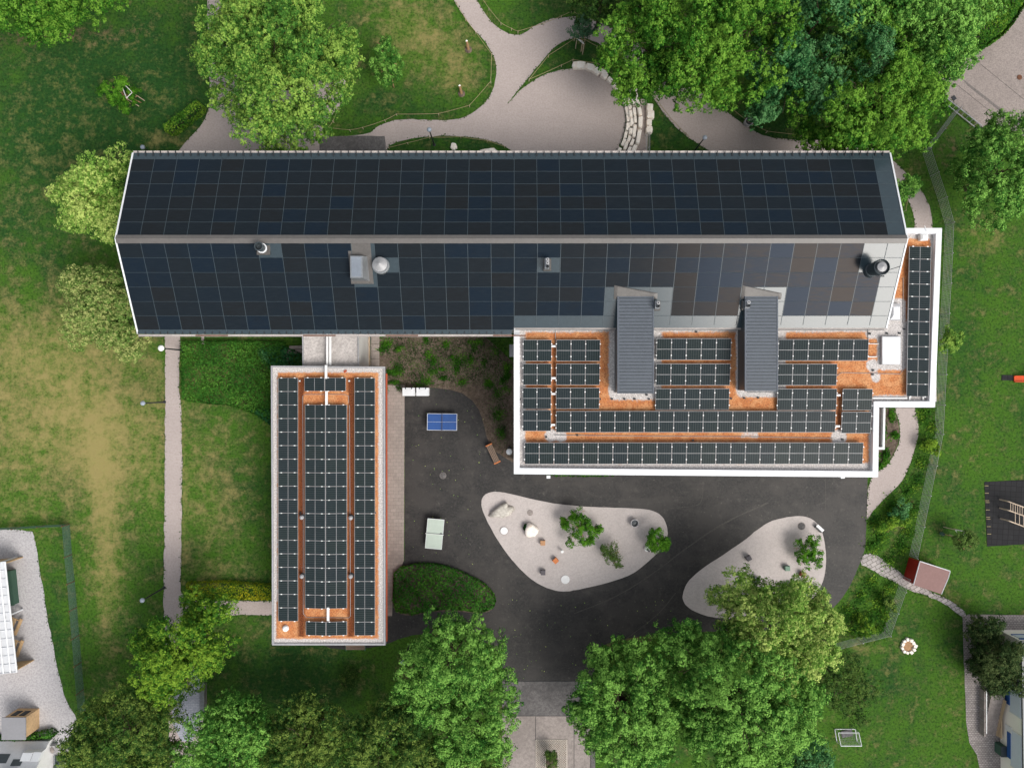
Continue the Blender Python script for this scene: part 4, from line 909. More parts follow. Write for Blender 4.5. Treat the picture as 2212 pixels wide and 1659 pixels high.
for pts in ([(655, 1325), (655, 1110), (654, 900), (654, 855), (660, 852), (745, 852), (752, 856)], [(753, 855), (753, 870)], [(755, 875), (756, 1100), (757, 1330), (754, 1334), (662, 1333), (655, 1325)]): cable(west, pts, ZW + .05, .018)
for x, y in ((648, 823), (755, 823), (650, 1107), (649, 1110), (757, 1112), (811, 1107)): mb = MB(); p = P(x, y, ZW); mb.box((p.x, p.y, ZW + .08), (.12, .12, .12)); mb.build("ballast_block", M["darkm"] if y > 900 else M["whitep"], west)
mb = MB(); p = P(746, 802, ZW); mb.box((p.x, p.y, ZW + .04), (.28, .18, .05), .6); mb.build("roof_tile", M["wallr"], west)
# link between the two
link = thing("link_corridor", "pale gravel flat roof linking the pavilion to the long building", "building", (-16, 3, 0))
zl = 4.2; l4 = PL([(653, 700), (775, 700), (776, 795), (654, 795)], zl)
mb = MB(); mb.prism([tuple(q) for q in l4][::-1], 0, zl - .05); mb.build("wall", M["wallw"], link)
li = PL([(656, 700), (772.5, 700), (773.5, 795), (657, 795)], zl)
mb = MB(); mb.ring(l4[::-1], li[::-1], zl - .05, zl + .1); mb.build("roof_edge", M["alu"], link)
mb = MB(); mb.prism([tuple(q) for q in li][::-1], zl - .04, zl); mb.build("roof", speckle("link_gravel", (.60, .56, .54), (.40, .37, .355), 18., stain=(.45, .35)), link)
for x in (706, 712.5): mb = MB(); a = P(x, 700, zl + .5); b = P(x + .5, 789, zl + .5); mb.box(((a.x + b.x) / 2, (a.y + b.y) / 2, zl + .35), (.17, a.y - b.y, .2)); mb.build("cable_duct", M["whitep"], link)
# steps and landing beside the link
st = thing("garden_steps", "concrete landing and steps with a steel handrail beside the gravel link roof", "steps", tuple(P(805, 760)))
mb = MB()
for k in range(6): a = P(804, 712 + k * 16); mb.box((a.x + .3, a.y - .3, .05 + .0 * k), (.75, .66, .1 + .004 * k))
mb.build("landing", M["slab"], st)
mb = MB(); a = P(790, 712, .8); b = P(790, 792, .8)
for x in (-.12, .42): mb.tube([(a.x + x, a.y, .9), (b.x + x, b.y, .9)], .03, 6)
for k in range(5):
    y = a.y + (b.y - a.y) * k / 4
    for x in (-.12, .42): mb.tube([(a.x + x, y, 0), (a.x + x, y, .9)], .022, 6)
mb.build("handrail", M["zinc"], st)
mb = MB(); mb.prism(PL([(785.5, 712), (800, 712), (801, 792), (785.5, 792)]), .005, .03); mb.build("floor_slab", M["tan"], st)
tagst = thing("retaining_stones", "grey stone edging blocks in the dark corner beside the link wall", "stone edging", tuple(P(625, 765)))
mb = MB()
for x, y, a_, b_ in ((618, 768, .5, 1.1), (640, 760, 1.3, .35), (642, 751, 1.2, .3)): p = P(x, y); mb.box((p.x, p.y, .22), (a_, b_, .44), .04)
mb.build("stone", M["concrete"], tagst)

# ================================================================== NEIGHBOURING BUILDINGS
# glazed pergola, south-west yard
perg = thing("pergola", "white framed pergola with pale glazed roof and plank end walls in the gravel yard", "pergola", tuple(P(20, 1320)))
hz = 2.35; A, B = P(12, 1213, hz), P(37.5, 1451, hz); u = (B - A).normalized(); vv = Vector((u.y, -u.x, 0)); Lp = (B - A).length; Wp = 3.4
if vv.x > 0: vv = -vv
def pg(s, t, z): return A + u * s + vv * t + Vector((0, 0, z - hz))
mb = MB()
for s in np.linspace(0, Lp, 14):
    a, b = pg(s, 0, hz), pg(s, Wp, hz); mb.tube([a, b], .035, 4)
for t in (0.06, .62, 1.25, 1.9, 2.6, Wp): mb.tube([pg(0, t, hz + .02), pg(Lp, t, hz + .02)], .075, 4)
mb.build("roof_frame", M["white"], perg)
mb = MB(); mb.quad(pg(0, 0, hz - .05), pg(Lp, 0, hz - .05), pg(Lp, Wp, hz - .05), pg(0, Wp, hz - .05)); mb.build("glass_roof", M["poly"], perg)
mb = MB()
for s in (.08, Lp / 2, Lp - .08):
    for t in (.6, Wp - .1): p = pg(s, t, 0); mb.box((p.x, p.y, hz / 2), (.12, .12, hz - .1))
mb.build("post", M["white"], perg)
for s in (.16, Lp - .16):
    mb = MB()
    a, b = pg(s, .05, 0), pg(s, Wp - .1, 0)
    mb.box(((a.x + b.x) / 2, (a.y + b.y) / 2, hz / 2 - .06), ((a - b).length, .08, hz - .15), math.atan2(vv.y, vv.x))
    for k in range(10): pass
    mb.build("plank_wall", M["wood"], perg)
for x, y, rz in ((33, 1345, -.4), (36, 1392, -.35)):
    b = thing("wooden_bench", "light wooden picnic bench half under the glazed pergola, " + ("north one" if y < 1370 else "south one"), "bench", tuple(P(x, y)), rz, "picnic benches by the pergola")
    mb = MB(); mb.box((0, 0, .72), (.7, 1.6, .06)); mb.build("table_top", M["wood"], b, (0, 0, 0))
    for s in (-.62, .62): mb = MB(); mb.box((s, 0, .44), (.28, 1.6, .05)); mb.build("seat", M["wood"], b, (0, 0, 0))
    for s in (-.55, .55): mb = MB(); mb.box((0, s, .36), (1.3, .08, .1)); mb.tube([(-.5, s, 0), (-.15, s, .7)], .04, 4); mb.tube([(.5, s, 0), (.15, s, .7)], .04, 4); mb.build("leg", M["wood"], b, (0, 0, 0))
gb = thing("storage_box", "dark green lidded storage box beside the glazed pergola", "storage box", tuple(P(29, 1266)), .1)
mb = MB(); mb.box((0, 0, .35), (.8, 3.1, .7)); mb.build("body", M["greenbox"], gb, (0, 0, 0))
mb = MB(); mb.box((0, 0, .73), (.88, 3.2, .07)); mb.build("lid", M["greenbox"], gb, (0, 0, 0))
# small shed
sh = thing("wooden_shed", "small wooden shed with grey felt roof standing on the gravel yard", "shed", tuple(P(44, 1568)))
a, b = P(4, 1597, 1.9), P(56, 1549, 1.9); c0, c1 = P(18, 1580), P(77, 1532); zt = 1.85
mb = MB(); mb.box(((a.x + b.x) / 2 + .06, (a.y + b.y) / 2 + .06, zt / 2), (b.x - a.x - .2, b.y - a.y - .2, zt)); sw = mb.build("wall", M["wood"], sh)
mb = MB()
for k in range(2): mb.box((a.x + .75 + k * .75, b.y - .02, 1.05), (.5, .06, .9))
mb.build("window", M["darkm"], sh)
mb = MB(); mb.box(((a.x + b.x) / 2, (a.y + b.y) / 2, zt + .05), (b.x - a.x, b.y - a.y, .1)); mb.build("roof", M["greyroof"], sh)
hedge("hedge", "low dark green hedge between the small wooden shed and the white house", "hedge", [(-30, 1597), (60, 1590), (105, 1580), (115, 1590), (105, 1597), (-30, 1610)], .8, "ivy", 200, seed=31)
# white house, bottom corner
wh = thing("white_house", "white house with steep pale roof carrying skylights and dormer boxes at the yard", "house", tuple(P(60, 1650)))
p1 = P(115, 1594); gx = p1.x
def wr(y, extra=0): # roof height over southward distance
    return .9 + (p1.y - y) * 1.2 + extra
yS = p1.y - 3.6; xW = gx - 9
mb = MB(); mb.face([(gx, p1.y, 0), (gx, yS, 0), (gx, yS, wr(yS) - .05), (gx, p1.y, wr(p1.y) - .05)]); mb.quad((gx, p1.y, 0), (gx, p1.y, .85), (xW, p1.y, .85), (xW, p1.y, 0)); mb.build("wall", M["whitep"], wh)
mb = MB(); mb.hexa([(xW, yS, wr(yS) - .12), (gx + .12, yS, wr(yS) - .12), (gx + .12, p1.y + .1, wr(p1.y + .1) - .12), (xW, p1.y + .1, wr(p1.y + .1) - .12), (xW, yS, wr(yS)), (gx + .12, yS, wr(yS)), (gx + .12, p1.y + .1, wr(p1.y + .1)), (xW, p1.y + .1, wr(p1.y + .1))]); rf = mb.build("roof", M["lightroof"], wh)
for xo, yo, wx, wy, mt in ((-1.5, .35, .9, .55, "white"), (-.55, .32, .7, .6, "white"), (-2.4, 1.45, 1.0, .6, "white"), (-2.3, .9, .9, .35, "slate"), (-4.2, .6, 1.4, .5, "slate"), (-4.0, 1.8, 1.2, .5, "slate"), (-1.2, 1.7, .8, .5, "slate")):
    mb = MB(); y = p1.y - yo; h = .35 if mt == "white" else .05; mb.hexa([(gx + xo, y - wy, wr(y - wy) - .05), (gx + xo + wx, y - wy, wr(y - wy) - .05), (gx + xo + wx, y, wr(y) - .05), (gx + xo, y, wr(y) - .05), (gx + xo, y - wy, wr(y - wy) + h), (gx + xo + wx, y - wy, wr(y - wy) + h), (gx + xo + wx, y, wr(y) + h + (.25 if h > .1 else 0)), (gx + xo, y, wr(y) + h + (.25 if h > .1 else 0))]); mb.build("dormer" if mt == "white" else "skylight", M[mt], rf)
es = thing("metal_stairs", "dark outdoor stairs beside the white house wall", "stairs", tuple(P(128, 1650)))
mb = MB()
for k in range(6): p = P(129, 1633 + k * 7); mb.box((p.x, p.y, .12), (1.0, .22, .06))
mb.build("tread", M["slate"], es)
mb = MB(); mb.tube([P(117, 1628, .9), P(117, 1680, .9)], .03, 5); mb.tube([P(143, 1628, .9), P(137, 1680, .9)], .03, 5); mb.build("handrail", M["zinc"], es)
bn = thing("planter", "small pale planter standing on gravel beside the white house corner", "planter", tuple(P(122, 1612)))
mb = MB(); p = P(122, 1612); mb.box((p.x, p.y, .3), (.42, .7, .6)); mb.build("box", M["kiesel"], bn)
mb = MB(); mb.rock((p.x, p.y, .62), (.18, .3, .12), 4); mb.build("filling", M["concrete"], bn)
# cream house, east edge
ch = thing("cream_house", "cream rendered house with blue window frames at the paved path", "house", tuple(P(2200, 1500)))
hz = 2.9; cA, cB = P(2157, 1360), P(2162, 1700); xe = 52.0
mb = MB(); mb.quad((cB.x, cB.y, 0), (cA.x, cA.y, 0), (cA.x, cA.y, hz), (cB.x, cB.y, hz)); mb.quad((cA.x, cA.y, 0), (xe, cA.y, 0), (xe, cA.y, hz), (cA.x, cA.y, hz)); mb.build("wall", M["cream"], ch)
mb = MB(); mb.prism([(cA.x - .05, cA.y + .05), (cB.x - .05, cB.y), (xe, cB.y), (xe, cA.y + .05)], hz, hz + .18); mb.build("roof", M["slate"], ch)
def wall_x(y): return cA.x + (cB.x - cA.x) * (cA.y - y) / (cA.y - cB.y)
for y0, y1 in ((1463, 1543), (1582, 1660)):
    a, b = P(2192, y0, 2.1).y, P(2192, y1, 2.1).y; x = wall_x((a + b) / 2)
    mb = MB(); mb.box((x - .02, (a + b) / 2, 2.15), (.08, a - b, 1.35)); wn = mb.build("window", M["paleb"], ch)
    mb = MB(); mb.box((x - .05, (a + b) / 2 + .1, 1.28), (.14, (a - b) * .72, .42)); mb.build("window_box", M["blue"], wn)
    mb = MB(); mb.box((x - .03, a, 2.15), (.09, .10, 1.45)); mb.box((x - .03, b, 2.15), (.09, .10, 1.45)); mb.build("frame", M["whitep"], wn)
mb = MB(); mb.box((cA.x + 1.6, cA.y + .02, 1.9), (2.6, .08, .9)); wn = mb.build("window", M["paleb"], ch)
mb = MB(); mb.box((cA.x + 1.6, cA.y + .05, 2.45), (2.8, .1, .16)); mb.box((cA.x + 1.6, cA.y + .05, 1.4), (2.8, .1, .1)); mb.build("frame", M["blue"], wn)
mb = MB(); q = P(2160, 1492); mb.box((wall_x(q.y) - .02, q.y, 1.5), (.06, 1.0, 1.4)); d = mb.build("door", M["blue"], ch)
mb = MB(); q = P(2163, 1560); mb.box((wall_x(q.y) - .02, q.y, 1.2), (.07, .55, .8)); mb.build("window", M["whitep"], ch)
sr = thing("outdoor_stairs", "concrete stair with a steel handrail against the cream house wall", "stairs", tuple(P(2135, 1540)))
a, b = P(2140, 1490), P(2140, 1585); n = 10
mb = MB()
for k in range(n):
    y = b.y + (a.y - b.y) * (k + .5) / n; mb.box((a.x - .1, y, .06 + .055 * k), (1.25, (a.y - b.y) / n - .02, .12 + .11 * k))
mb.build("step", M["concrete"], sr)
mb = MB(); p = P(2117, 1534); mb.box((p.x, p.y, .35), (.16, 4.2, .7)); mb.build("side_wall", M["concrete"], sr)
mb = MB(); p0 = P(2131, 1584, 1.0); p1_ = P(2131, 1492, 1.6); mb.tube([p0, p1_], .035, 6)
for k in range(5): q = Vector(p0).lerp(Vector(p1_), k / 4); mb.tube([(q.x, q.y, 0), q], .02, 5)
mb.build("handrail", M["zinc"], sr)
mb = MB(); p = P(2150, 1545); mb.face([(p.x, p.y + 2.0, .02), (p.x, p.y - 1.8, .02), (p.x, p.y - 1.8, .3), (p.x, p.y + 2.0, 1.5)]); mb.box((p.x + .12, p.y, .35), (.1, 3.6, .7)); mb.build("stringer", M["tan"], sr)
wb = thing("waste_bin", "dark green waste bin against the cream house wall", "bin", tuple(P(2154, 1612)))
mb = MB(); p = P(2154, 1612); mb.box((p.x, p.y, .45), (.5, .9, .9)); mb.build("body", M["greenbox"], wb); mb = MB(); mb.box((p.x, p.y, .93), (.56, .96, .08)); mb.build("lid", M["slate"], wb)
# play house
ph = thing("play_house", "small red play shed with pinkish felt roof and white roof edging by the sett path", "shed", tuple(P(2000, 1248)))
zt = 1.9
rr = [P(*q, zt) for q in ((1987, 1212), (2052, 1233), (2048, 1248), (2033, 1283), (1973, 1263))]
bb = [Vector((v.x, v.y, 0)) for v in rr]; cc = sum(bb, Vector()) / 5
ws = [v.lerp(cc, .06) for v in bb]
mb = MB(); mb.prism([(v.x, v.y) for v in ws][::-1], 0, zt - .05); mb.build("wall", M["red"], ph)
mb = MB(); mb.prism([(v.x, v.y) for v in rr][::-1], zt - .06, zt + .04); mb.build("roof", M["pinkroof"], ph)
mb = MB()
for i in (0, 1, 2, 4):
    a, b = rr[i], rr[(i + 1) % 5]
    if i != 3: mb.tube([a + Vector((0, 0, .03)), b + Vector((0, 0, .03))], .045, 4)
mb.build("roof_edging", M["white"], ph)
mb = MB(); a = P(1985, 1216, 1.0); b = P(1968, 1256, 1.0); mb.hexa([(a.x - .25, a.y, 0), (b.x - .05, b.y - .1, 0), (b.x + .4, b.y, 0), (a.x + .3, a.y, 0), (a.x - .25, a.y, 1.35), (b.x - .05, b.y - .1, 1.35), (b.x + .4, b.y, 1.45), (a.x + .3, a.y, 1.45)]); mb.build("side_panel", M["red"], ph)

# ================================================================== LAMPS, BOULDERS, FURNITURE
def lamp(x, y, label, white=False, h=4.0):
    b = P(x, y, h); t = thing("street_lamp", label, "lamp", (b.x, b.y, 0), group="park lamps round the grounds")
    mb = MB(); mb.tube([(0, 0, 0), (0, 0, h - .25)], [.075, .05], 8); mb.lathe((0, 0, 0), [(.14, 0), (.14, .06), (.08, .08)], 12); mb.build("pole", M["darkm"], t, (0, 0, 0))
    r = .27 if white else .21
    mb = MB(); mb.lathe((0, 0, h - .26), [(.07, 0), (r * .8, .06), (r, .16), (r * .95, .24), (r * .6, .31), (.03, .34)], 18); mb.build("lamp_head", M["lampw" if white else "lamph"], t, (0, 0, 0), smooth=True)
    return t
lamp(307, 318, "grey lamp at the north-west corner of the long dark roof")
lamp(307.5, 871, "grey lamp standing out over dry grass, halfway along the straight path")
lamp(306.5, 1297, "grey lamp on the worn lawn just above the bright leaning tree")
lamp(927, 280, "grey lamp at the edge of the narrow lawn strip north of the roof")
lamp(1523, 297, "grey lamp by the gravel path north of the east roof half")
lamp(870, 1431, "grey lamp hard against the two-lobed dark green tree")
lamp(347, 752, "large white lamp beside the path under the dark roof edge", True)
lamp(1100, 976, "large white lamp in the soil bed beside the white parapet", True)

def stone(mb, c, w, l, h, rz, seed, z0=0.0):
    r = random.Random(seed); co, si = math.cos(rz), math.sin(rz); ring = []
    base = [(-.5, -.42), (-.42, -.5), (.0, -.51), (.42, -.5), (.5, -.42), (.51, .0), (.5, .42), (.42, .5), (0, .5), (-.42, .5), (-.5, .42), (-.51, 0)]
    pts = [(x * w * r.uniform(.9, 1.06), y * l * r.uniform(.92, 1.05)) for x, y in base]
    def tr(p, f, z): return (c[0] + (p[0] * co - p[1] * si) * f, c[1] + (p[0] * si + p[1] * co) * f, z0 + z)
    lv = [[tr(p, f, z * h) for p in pts] for f, z in ((1.0, 0), (1.0, .78), (.86, 1.0))]
    for a, b in zip(lv, lv[1:]):
        for i in range(12): mb.quad(a[i], a[(i + 1) % 12], b[(i + 1) % 12], b[i])
    top = lv[-1]; i0 = len(mb.v); mid = (c[0], c[1], z0 + h * 1.03); 
    for i in range(12): mb.face([top[i], top[(i + 1) % 12], mid])
ORD = ["first", "second", "third", "fourth", "fifth", "sixth", "seventh", "eighth", "ninth", "tenth"]
SN = [0]
def step_stone(x, y, w, l, h, rz, label):
    SN[0] += 1; p = P(x, y, h); mb = MB(); stone(mb, (p.x, p.y), w, l, h, rz, SN[0])
    tag(mb.build("stone_block", M["stone"], None, (p.x, p.y, 0)), label, "stone block", "limestone blocks of the curved steps")
# single row along the top of the round plaza
for k, (x, y, wz, lz, rz) in enumerate(((1251, 140, 1.2, .68, 0), (1274, 144, .82, .62, -.3), (1289, 152, .75, .62, -.55), (1304, 156, .7, .5, -.55), (1306, 162, .6, .5, -.6), (1318, 172, .55, .42, -.8), (1327, 182, .5, .42, -.9), (1335, 193, .55, .45, -1.0))):
    step_stone(x, y, wz, lz, .4, rz, f"{ORD[k]} pale limestone block of the single curved row, counting from its free west end")
# four curved rows beside the plaza
ARC = chaikin([(1340, 199), (1347, 222), (1351, 245), (1352.5, 262), (1350, 287), (1342.5, 307), (1332, 330)], 2, closed=False)
def arc_at(t, off):
    n = len(ARC) - 1; i = min(n - 1, int(t * n)); f = t * n - i; a, b = Vector(ARC[i]), Vector(ARC[i + 1]); p = a.lerp(b, f); d = (b - a).normalized(); q = Vector((-d.y, d.x))
    if q.x < 0: q = -q
    return p + q * off, d
for row, (off, wd, hh, nn, nmr) in enumerate(((4.5, 8.5, .32, 8, "innermost"), (13, 8.5, .48, 9, "second"), (21.5, 8, .60, 8, "third"), (31, 11, .74, 7, "outermost"))):
    edges = [0]
    for k in range(nn): edges.append(edges[-1] + R.uniform(.75, 1.3))
    edges = [e / edges[-1] for e in edges]
    for k in range(nn):
        p, d = arc_at((edges[k] + edges[k + 1]) / 2, off + R.uniform(-1.1, 1.1)); p0, _ = arc_at(edges[k], off); p1_, _ = arc_at(edges[k + 1], off)
        step_stone(p.x, p.y, wd * S() * R.uniform(.78, 1.0), (p1_ - p0).length * S() * R.uniform(.86, .95), hh * R.uniform(.9, 1.15), -math.atan2(d.y, d.x) - math.pi / 2 + R.uniform(-.09, .09), f"{ORD[k]} limestone block from the tree end in the {nmr} curved step row")
for k, (x, y, w_, l_) in enumerate(((1404, 231, .60, .68), (1406, 247, .70, .74), (1403, 264, .50, .62), (1403, 280, .60, .68))):
    step_stone(x, y, w_, l_, .5, R.uniform(-.06, .06), f"{ORD[k]} limestone block from the top in the short straight row beside the grass")
rl = thing("handrail", "pair of thin pale steel rails beside the limestone steps at the roof edge", "handrail", tuple(P(1400, 308)))
mb = MB(); p0, p1_ = P(1396.5, 290, .9), P(1396.5, 345, .9)
mb.tube([p0, p1_], .03, 6); mb.tube([P(1403.5, 285, .9), P(1403.5, 345, .9)], .03, 6); mb.tube([P(1400, 285, .5), P(1400, 345, .5)], .025, 6); mb.build("rail", M["alu"], rl)
mb = MB()
for y in (290, 315, 340):
    for x in (1396.5, 1403.5): q = P(x, y, .9); mb.tube([(q.x, q.y, 0), q], .02, 5)
mb.build("post", M["alu"], rl)
def boulder(x, y, rx, ry, rz_, label, mat="rock", seed=1, rot=0.0, notch=False):
    p = P(x, y, rz_ * .5); t = None; mb = MB(); mb.rock((0, 0, rz_ * .28), (rx, ry, rz_), seed, rough=.24 if rx > 2 * ry else .09, flat=.62)
    o = mb.build("boulder", M[mat], None, (0, 0, 0), smooth=True); o.location = (p.x, p.y, 0); o.rotation_euler = (0, 0, rot); return tag(o, label, "boulder")
boulder(1084, 1104, 1.22, .50, .62, "long pale angular boulder at the narrow west end of the gravel island", "rock", 5, .55)
boulder(1147, 1146, .66, .66, .8, "round pale boulder with a mossy dark notch on the gravel island", "stone", 8)
mb = MB(); p = P(1135, 1140, .5); mb.rock((p.x, p.y, .3), (.22, .34, .3), 3); tag(mb.build("plant_tuft", LF["dark"], None, (p.x, p.y, 0)), "dark mossy tuft against the round pale boulder", "plant")
boulder(980, 317, .33, .35, .3, "round flat stone on the narrow lawn strip north of the roof", "stone", 12)
boulder(1056, 328, .75, .35, .4, "pale rock half under the north roof edge on the lawn strip", "stone", 14)
# discs and covers
def disc(name, x, y, r, h, mat, label, cat, rim=None):
    p = P(x, y); t = thing(name, label, cat, (p.x, p.y, 0)); mb = MB(); mb.lathe((0, 0, .03), [(r, 0), (r, h), (r * .96, h + .01)], 28); mb.build("disc", M[mat], t, (0, 0, 0))
    if rim: mb = MB(); mb.lathe((0, 0, .03), [(r * 1.14, 0), (r * 1.14, h - .005), (r * .9, h - .004)], 28); mb.build("rim", M[rim], t, (0, 0, 0))
    return t
disc("stepping_disc", 1089, 1146, .35, .06, "whitep", "pale round concrete disc near the west tip of the large gravel island", "disc", "concrete")
disc("stepping_disc", 1221, 1251, .40, .06, "whitep", "pale round concrete disc near the south edge of the large gravel island", "disc")
disc("manhole_cover", 1145, 1107, .28, .035, "concrete", "small concrete cover beside the long boulder on the gravel island", "manhole cover")
disc("manhole_cover", 1731, 1136, .32, .035, "worn", "grey round cover at the top of the smaller gravel island", "manhole cover", "concrete")
disc("manhole_cover", 957, 1027, .28, .008, "worn", "round iron cover in the dark asphalt below the blue table", "manhole cover", "street2")
disc("manhole_cover", 2202, 168, .24, .01, "rust", "rusty round cover in the street at the corner", "manhole cover")
disc("drain_cover", 2078, 131, .12, .02, "street2", "small dark drain in the street near the tree crown", "drain")
mb = MB(); p = P(2060, 213); mb.box((p.x, p.y, .04), (.35, .4, .06), .6); tag(mb.build("drain_cover", M["darkm"], None, (p.x, p.y, 0)), "square dark drain grate beside the steel rack", "drain")
# concrete ring bins
def ring_bin(x, y, label):
    p = P(x, y, .5); t = thing("litter_bin", label, "bin", (p.x, p.y, 0), group="concrete ring bins")
    mb = MB(); mb.lathe((0, 0, 0), [(.36, 0), (.40, .55), (.38, .60), (.32, .60), (.30, .2), (.02, .19)], 26); mb.build("ring", M["kiesel"], t, (0, 0, 0)); mb = MB(); mb.lathe((0, 0, .2), [(.30, 0), (.30, .12), (.02, .14)], 20); mb.build("liner", M["slate"], t, (0, 0, 0)); return t
ring_bin(1371, 1130, "concrete ring bin on the larger gravel island"); ring_bin(1618, 263, "concrete ring bin on grass behind the path rope")
# cube stools
def stool(x, y, mat, label, rz=0.0, w=.44, l=.44):
    p = P(x, y, .4); t = thing("cube_stool", label, "stool", (p.x, p.y, .04), rz, "coloured cube stools on the gravel islands")
    mb = MB(); mb.box((0, 0, .40), (w, l, .06)); mb.box((0, 0, .445), (w * .96, l * .96, .03)); mb.build("seat", M[mat], t, (0, 0, 0))
    mb = MB()
    for sx in (-1, 1):
        mb.box((sx * (w / 2 - .03), 0, .185), (.05, l * .94, .37))
    mb.box((0, 0, .2), (w * .86, .05, .3)); mb.build("base", M[mat], t, (0, 0, 0)); return t
stool(1172.5, 1172.5, "cbrown", "tan wooden cube stool south-east of the round boulder"); stool(1200, 1211, "woodo", "bright orange cube stool turned cornerwise on gravel", .75)
stool(1173, 1236.5, "cgrey", "dark grey cube stool near the south edge of the larger gravel island"); stool(1617.5, 1205.5, "cgrey", "dark grey cube stool near the upper edge of the smaller gravel island", .5)
stool(1701, 1227.5, "cgreen", "pale green cube stool beneath the spiky shrub"); stool(1735, 1241, "cred", "red-brown cube stool on the smaller gravel island", -.35); stool(1634, 1253, "slate", "dark slate cube stool beside the leafy crown on the smaller gravel island", -.3, .5, .6)
stool(1703, 1267, "cgrey", "long grey stool half under the yellow-green tree", .35, .95, .45)
t = thing("drinking_fountain", "white cone fountain with a dark outlet beside the round bush", "fountain", tuple(P(1396, 1184)), .0)
mb = MB(); mb.lathe((0, 0, .04), [(.20, 0), (.24, .3), (.22, .36), (.12, .34)], 18); mb.build("bowl", M["whitep"], t, (0, 0, 0)); mb = MB(); mb.box((.1, -.1, .42), (.34, .16, .08), -.7); mb.build("spout", M["slate"], t, (0, 0, 0))
t = thing("bollard_light", "small white bollard light between the orange stool and the big shrub", "bollard light", tuple(P(1213.5, 1188)))
mb = MB(); mb.tube([(0, 0, 0), (0, 0, .5)], .06, 8); mb.build("post", M["zinc"], t, (0, 0, 0)); mb = MB(); mb.lathe((0, 0, .48), [(.05, 0), (.13, .05), (.13, .16), (.02, .2)], 14); mb.build("head", M["lampw"], t, (0, 0, 0))
t = thing("concrete_bench", "white slab bench with a dark shadow side at the tip of the smaller gravel island", "bench", tuple(P(1767, 1140)), -.75)
mb = MB(); mb.box((0, .06, .34), (.78, .26, .10)); mb.build("seat", M["whitep"], t, (0, 0, 0)); mb = MB(); mb.box((0, -.10, .20), (.74, .2, .36)); mb.build("support", M["darkm"], t, (0, 0, 0))
# table-tennis tables
def pingpong(x, y, rz, top, label, worn=False):
    p = P(x, y, .76); t = thing("ping_pong_table", label, "table", (p.x, p.y, .014), rz)
    for s in (-1, 1):
        mb = MB(); mb.box((s * .69, 0, .745), (1.345, 1.50, .05)); hf = mb.build("table_half", M[top], t, (0, 0, 0))
        mb = MB()
        mb.box((s * 1.355, 0, .747), (.035, 1.53, .058))
        for q in (-1, 1): mb.box((s * .69, q * .755, .747), (1.36, .03, .058))
        if not worn: mb.box((s * .69, 0, .772), (1.32, .014, .004))
        mb.build("edge_line", M["white"], hf, (0, 0, 0))
    mb = MB(); mb.box((0, 0, .80), (.03, 1.62, .16))
    for k in range(2): mb.box((0, (-1, 1)[k] * .8, .80), (.05, .05, .2))
    mb.build("net", M["whitep" if worn else "cgrey"], t, (0, 0, 0))
    for s in (-1, 1): mb = MB(); mb.box((s * .85, 0, .36), (.12, 1.0, .72)); mb.box((s * .85, 0, .02), (.5, 1.1, .04)); mb.build("leg", M["darkm"], t, (0, 0, 0))
    if worn: mb = MB(); mb.face([(.04, -.70, .7745), (.04, -.42, .7745), (.18, -.58, .7745)]); mb.build("chipped_corner", M["darkm"], t, (0, 0, 0))
    return t
pingpong(955, 911.5, -.012, "ttblue", "blue ping-pong table with white lines on the dark asphalt")
pingpong(939, 1153, math.pi / 2 - .09, "ttgreen", "pale green worn ping-pong table on the dark asphalt", True)
# benches
t = thing("wooden_bench", "wooden bench with orange end boards turned along the asphalt edge", "bench", tuple(P(1065, 980, .4)[:2]) + (.014,), -math.pi / 2 + .44)
mb = MB()
for k in range(4): mb.box((0, -.21 + k * .14, .44), (1.74, .105, .05))
mb.build("seat", M["woodg"], t, (0, 0, 0))
for s in (-1, 1): mb = MB(); mb.box((s * .90, 0, .25), (.10, .62, .50)); mb.build("end_board", M["woodo"], t, (0, 0, 0))
t = thing("park_bench", "slatted bench with green metal ends against the south side of the pavilion", "bench", tuple(P(768, 1399, .4)[:2]) + (0,))
mb = MB()
for k in range(3): mb.box((0, -.1 + k * .13, .45), (1.75, .10, .04))
mb.build("seat", M["woodg"], t, (0, 0, 0)); mb = MB()
for k in range(2): mb.box((0, .36, .6 + k * .16), (1.75, .04, .10))
mb.build("backrest", M["woodg"], t, (0, 0, 0))
for s in (-1, 1): mb = MB(); mb.box((s * .86, .06, .42), (.10, .62, .05)); mb.tube([(s * .86, -.25, 0), (s * .86, -.2, .44)], .04, 5); mb.tube([(s * .86, .38, 0), (s * .86, .38, .8)], .04, 5); mb.build("leg", M["greenm"], t, (0, 0, 0))
# white service boxes
for x, lab in ((883, "white hinged service box at the head of the slab paving, west one of two"), (913, "white hinged service box at the head of the asphalt, east one of two")):
    p = P(x, 846.5, 1.0); t = thing("service_box", lab, "storage box", (p.x, p.y, 0), 0, "white service boxes")
    mb = MB(); mb.box((0, 0, .5), (1.08, .68, 1.0)); mb.build("body", M["whitep"], t, (0, 0, 0))
    mb = MB(); mb.box((0, 0, 1.03), (1.14, .74, .06)); mb.box((0, .02, 1.07), (.6, .4, .03)); ld = mb.build("lid", M["white"], t, (0, 0, 0))
    mb = MB()
    for s in (-.28, .28): mb.box((s, .33, 1.08), (.09, .16, .05))
    mb.build("hinge", M["slate"], ld, (0, 0, 0))
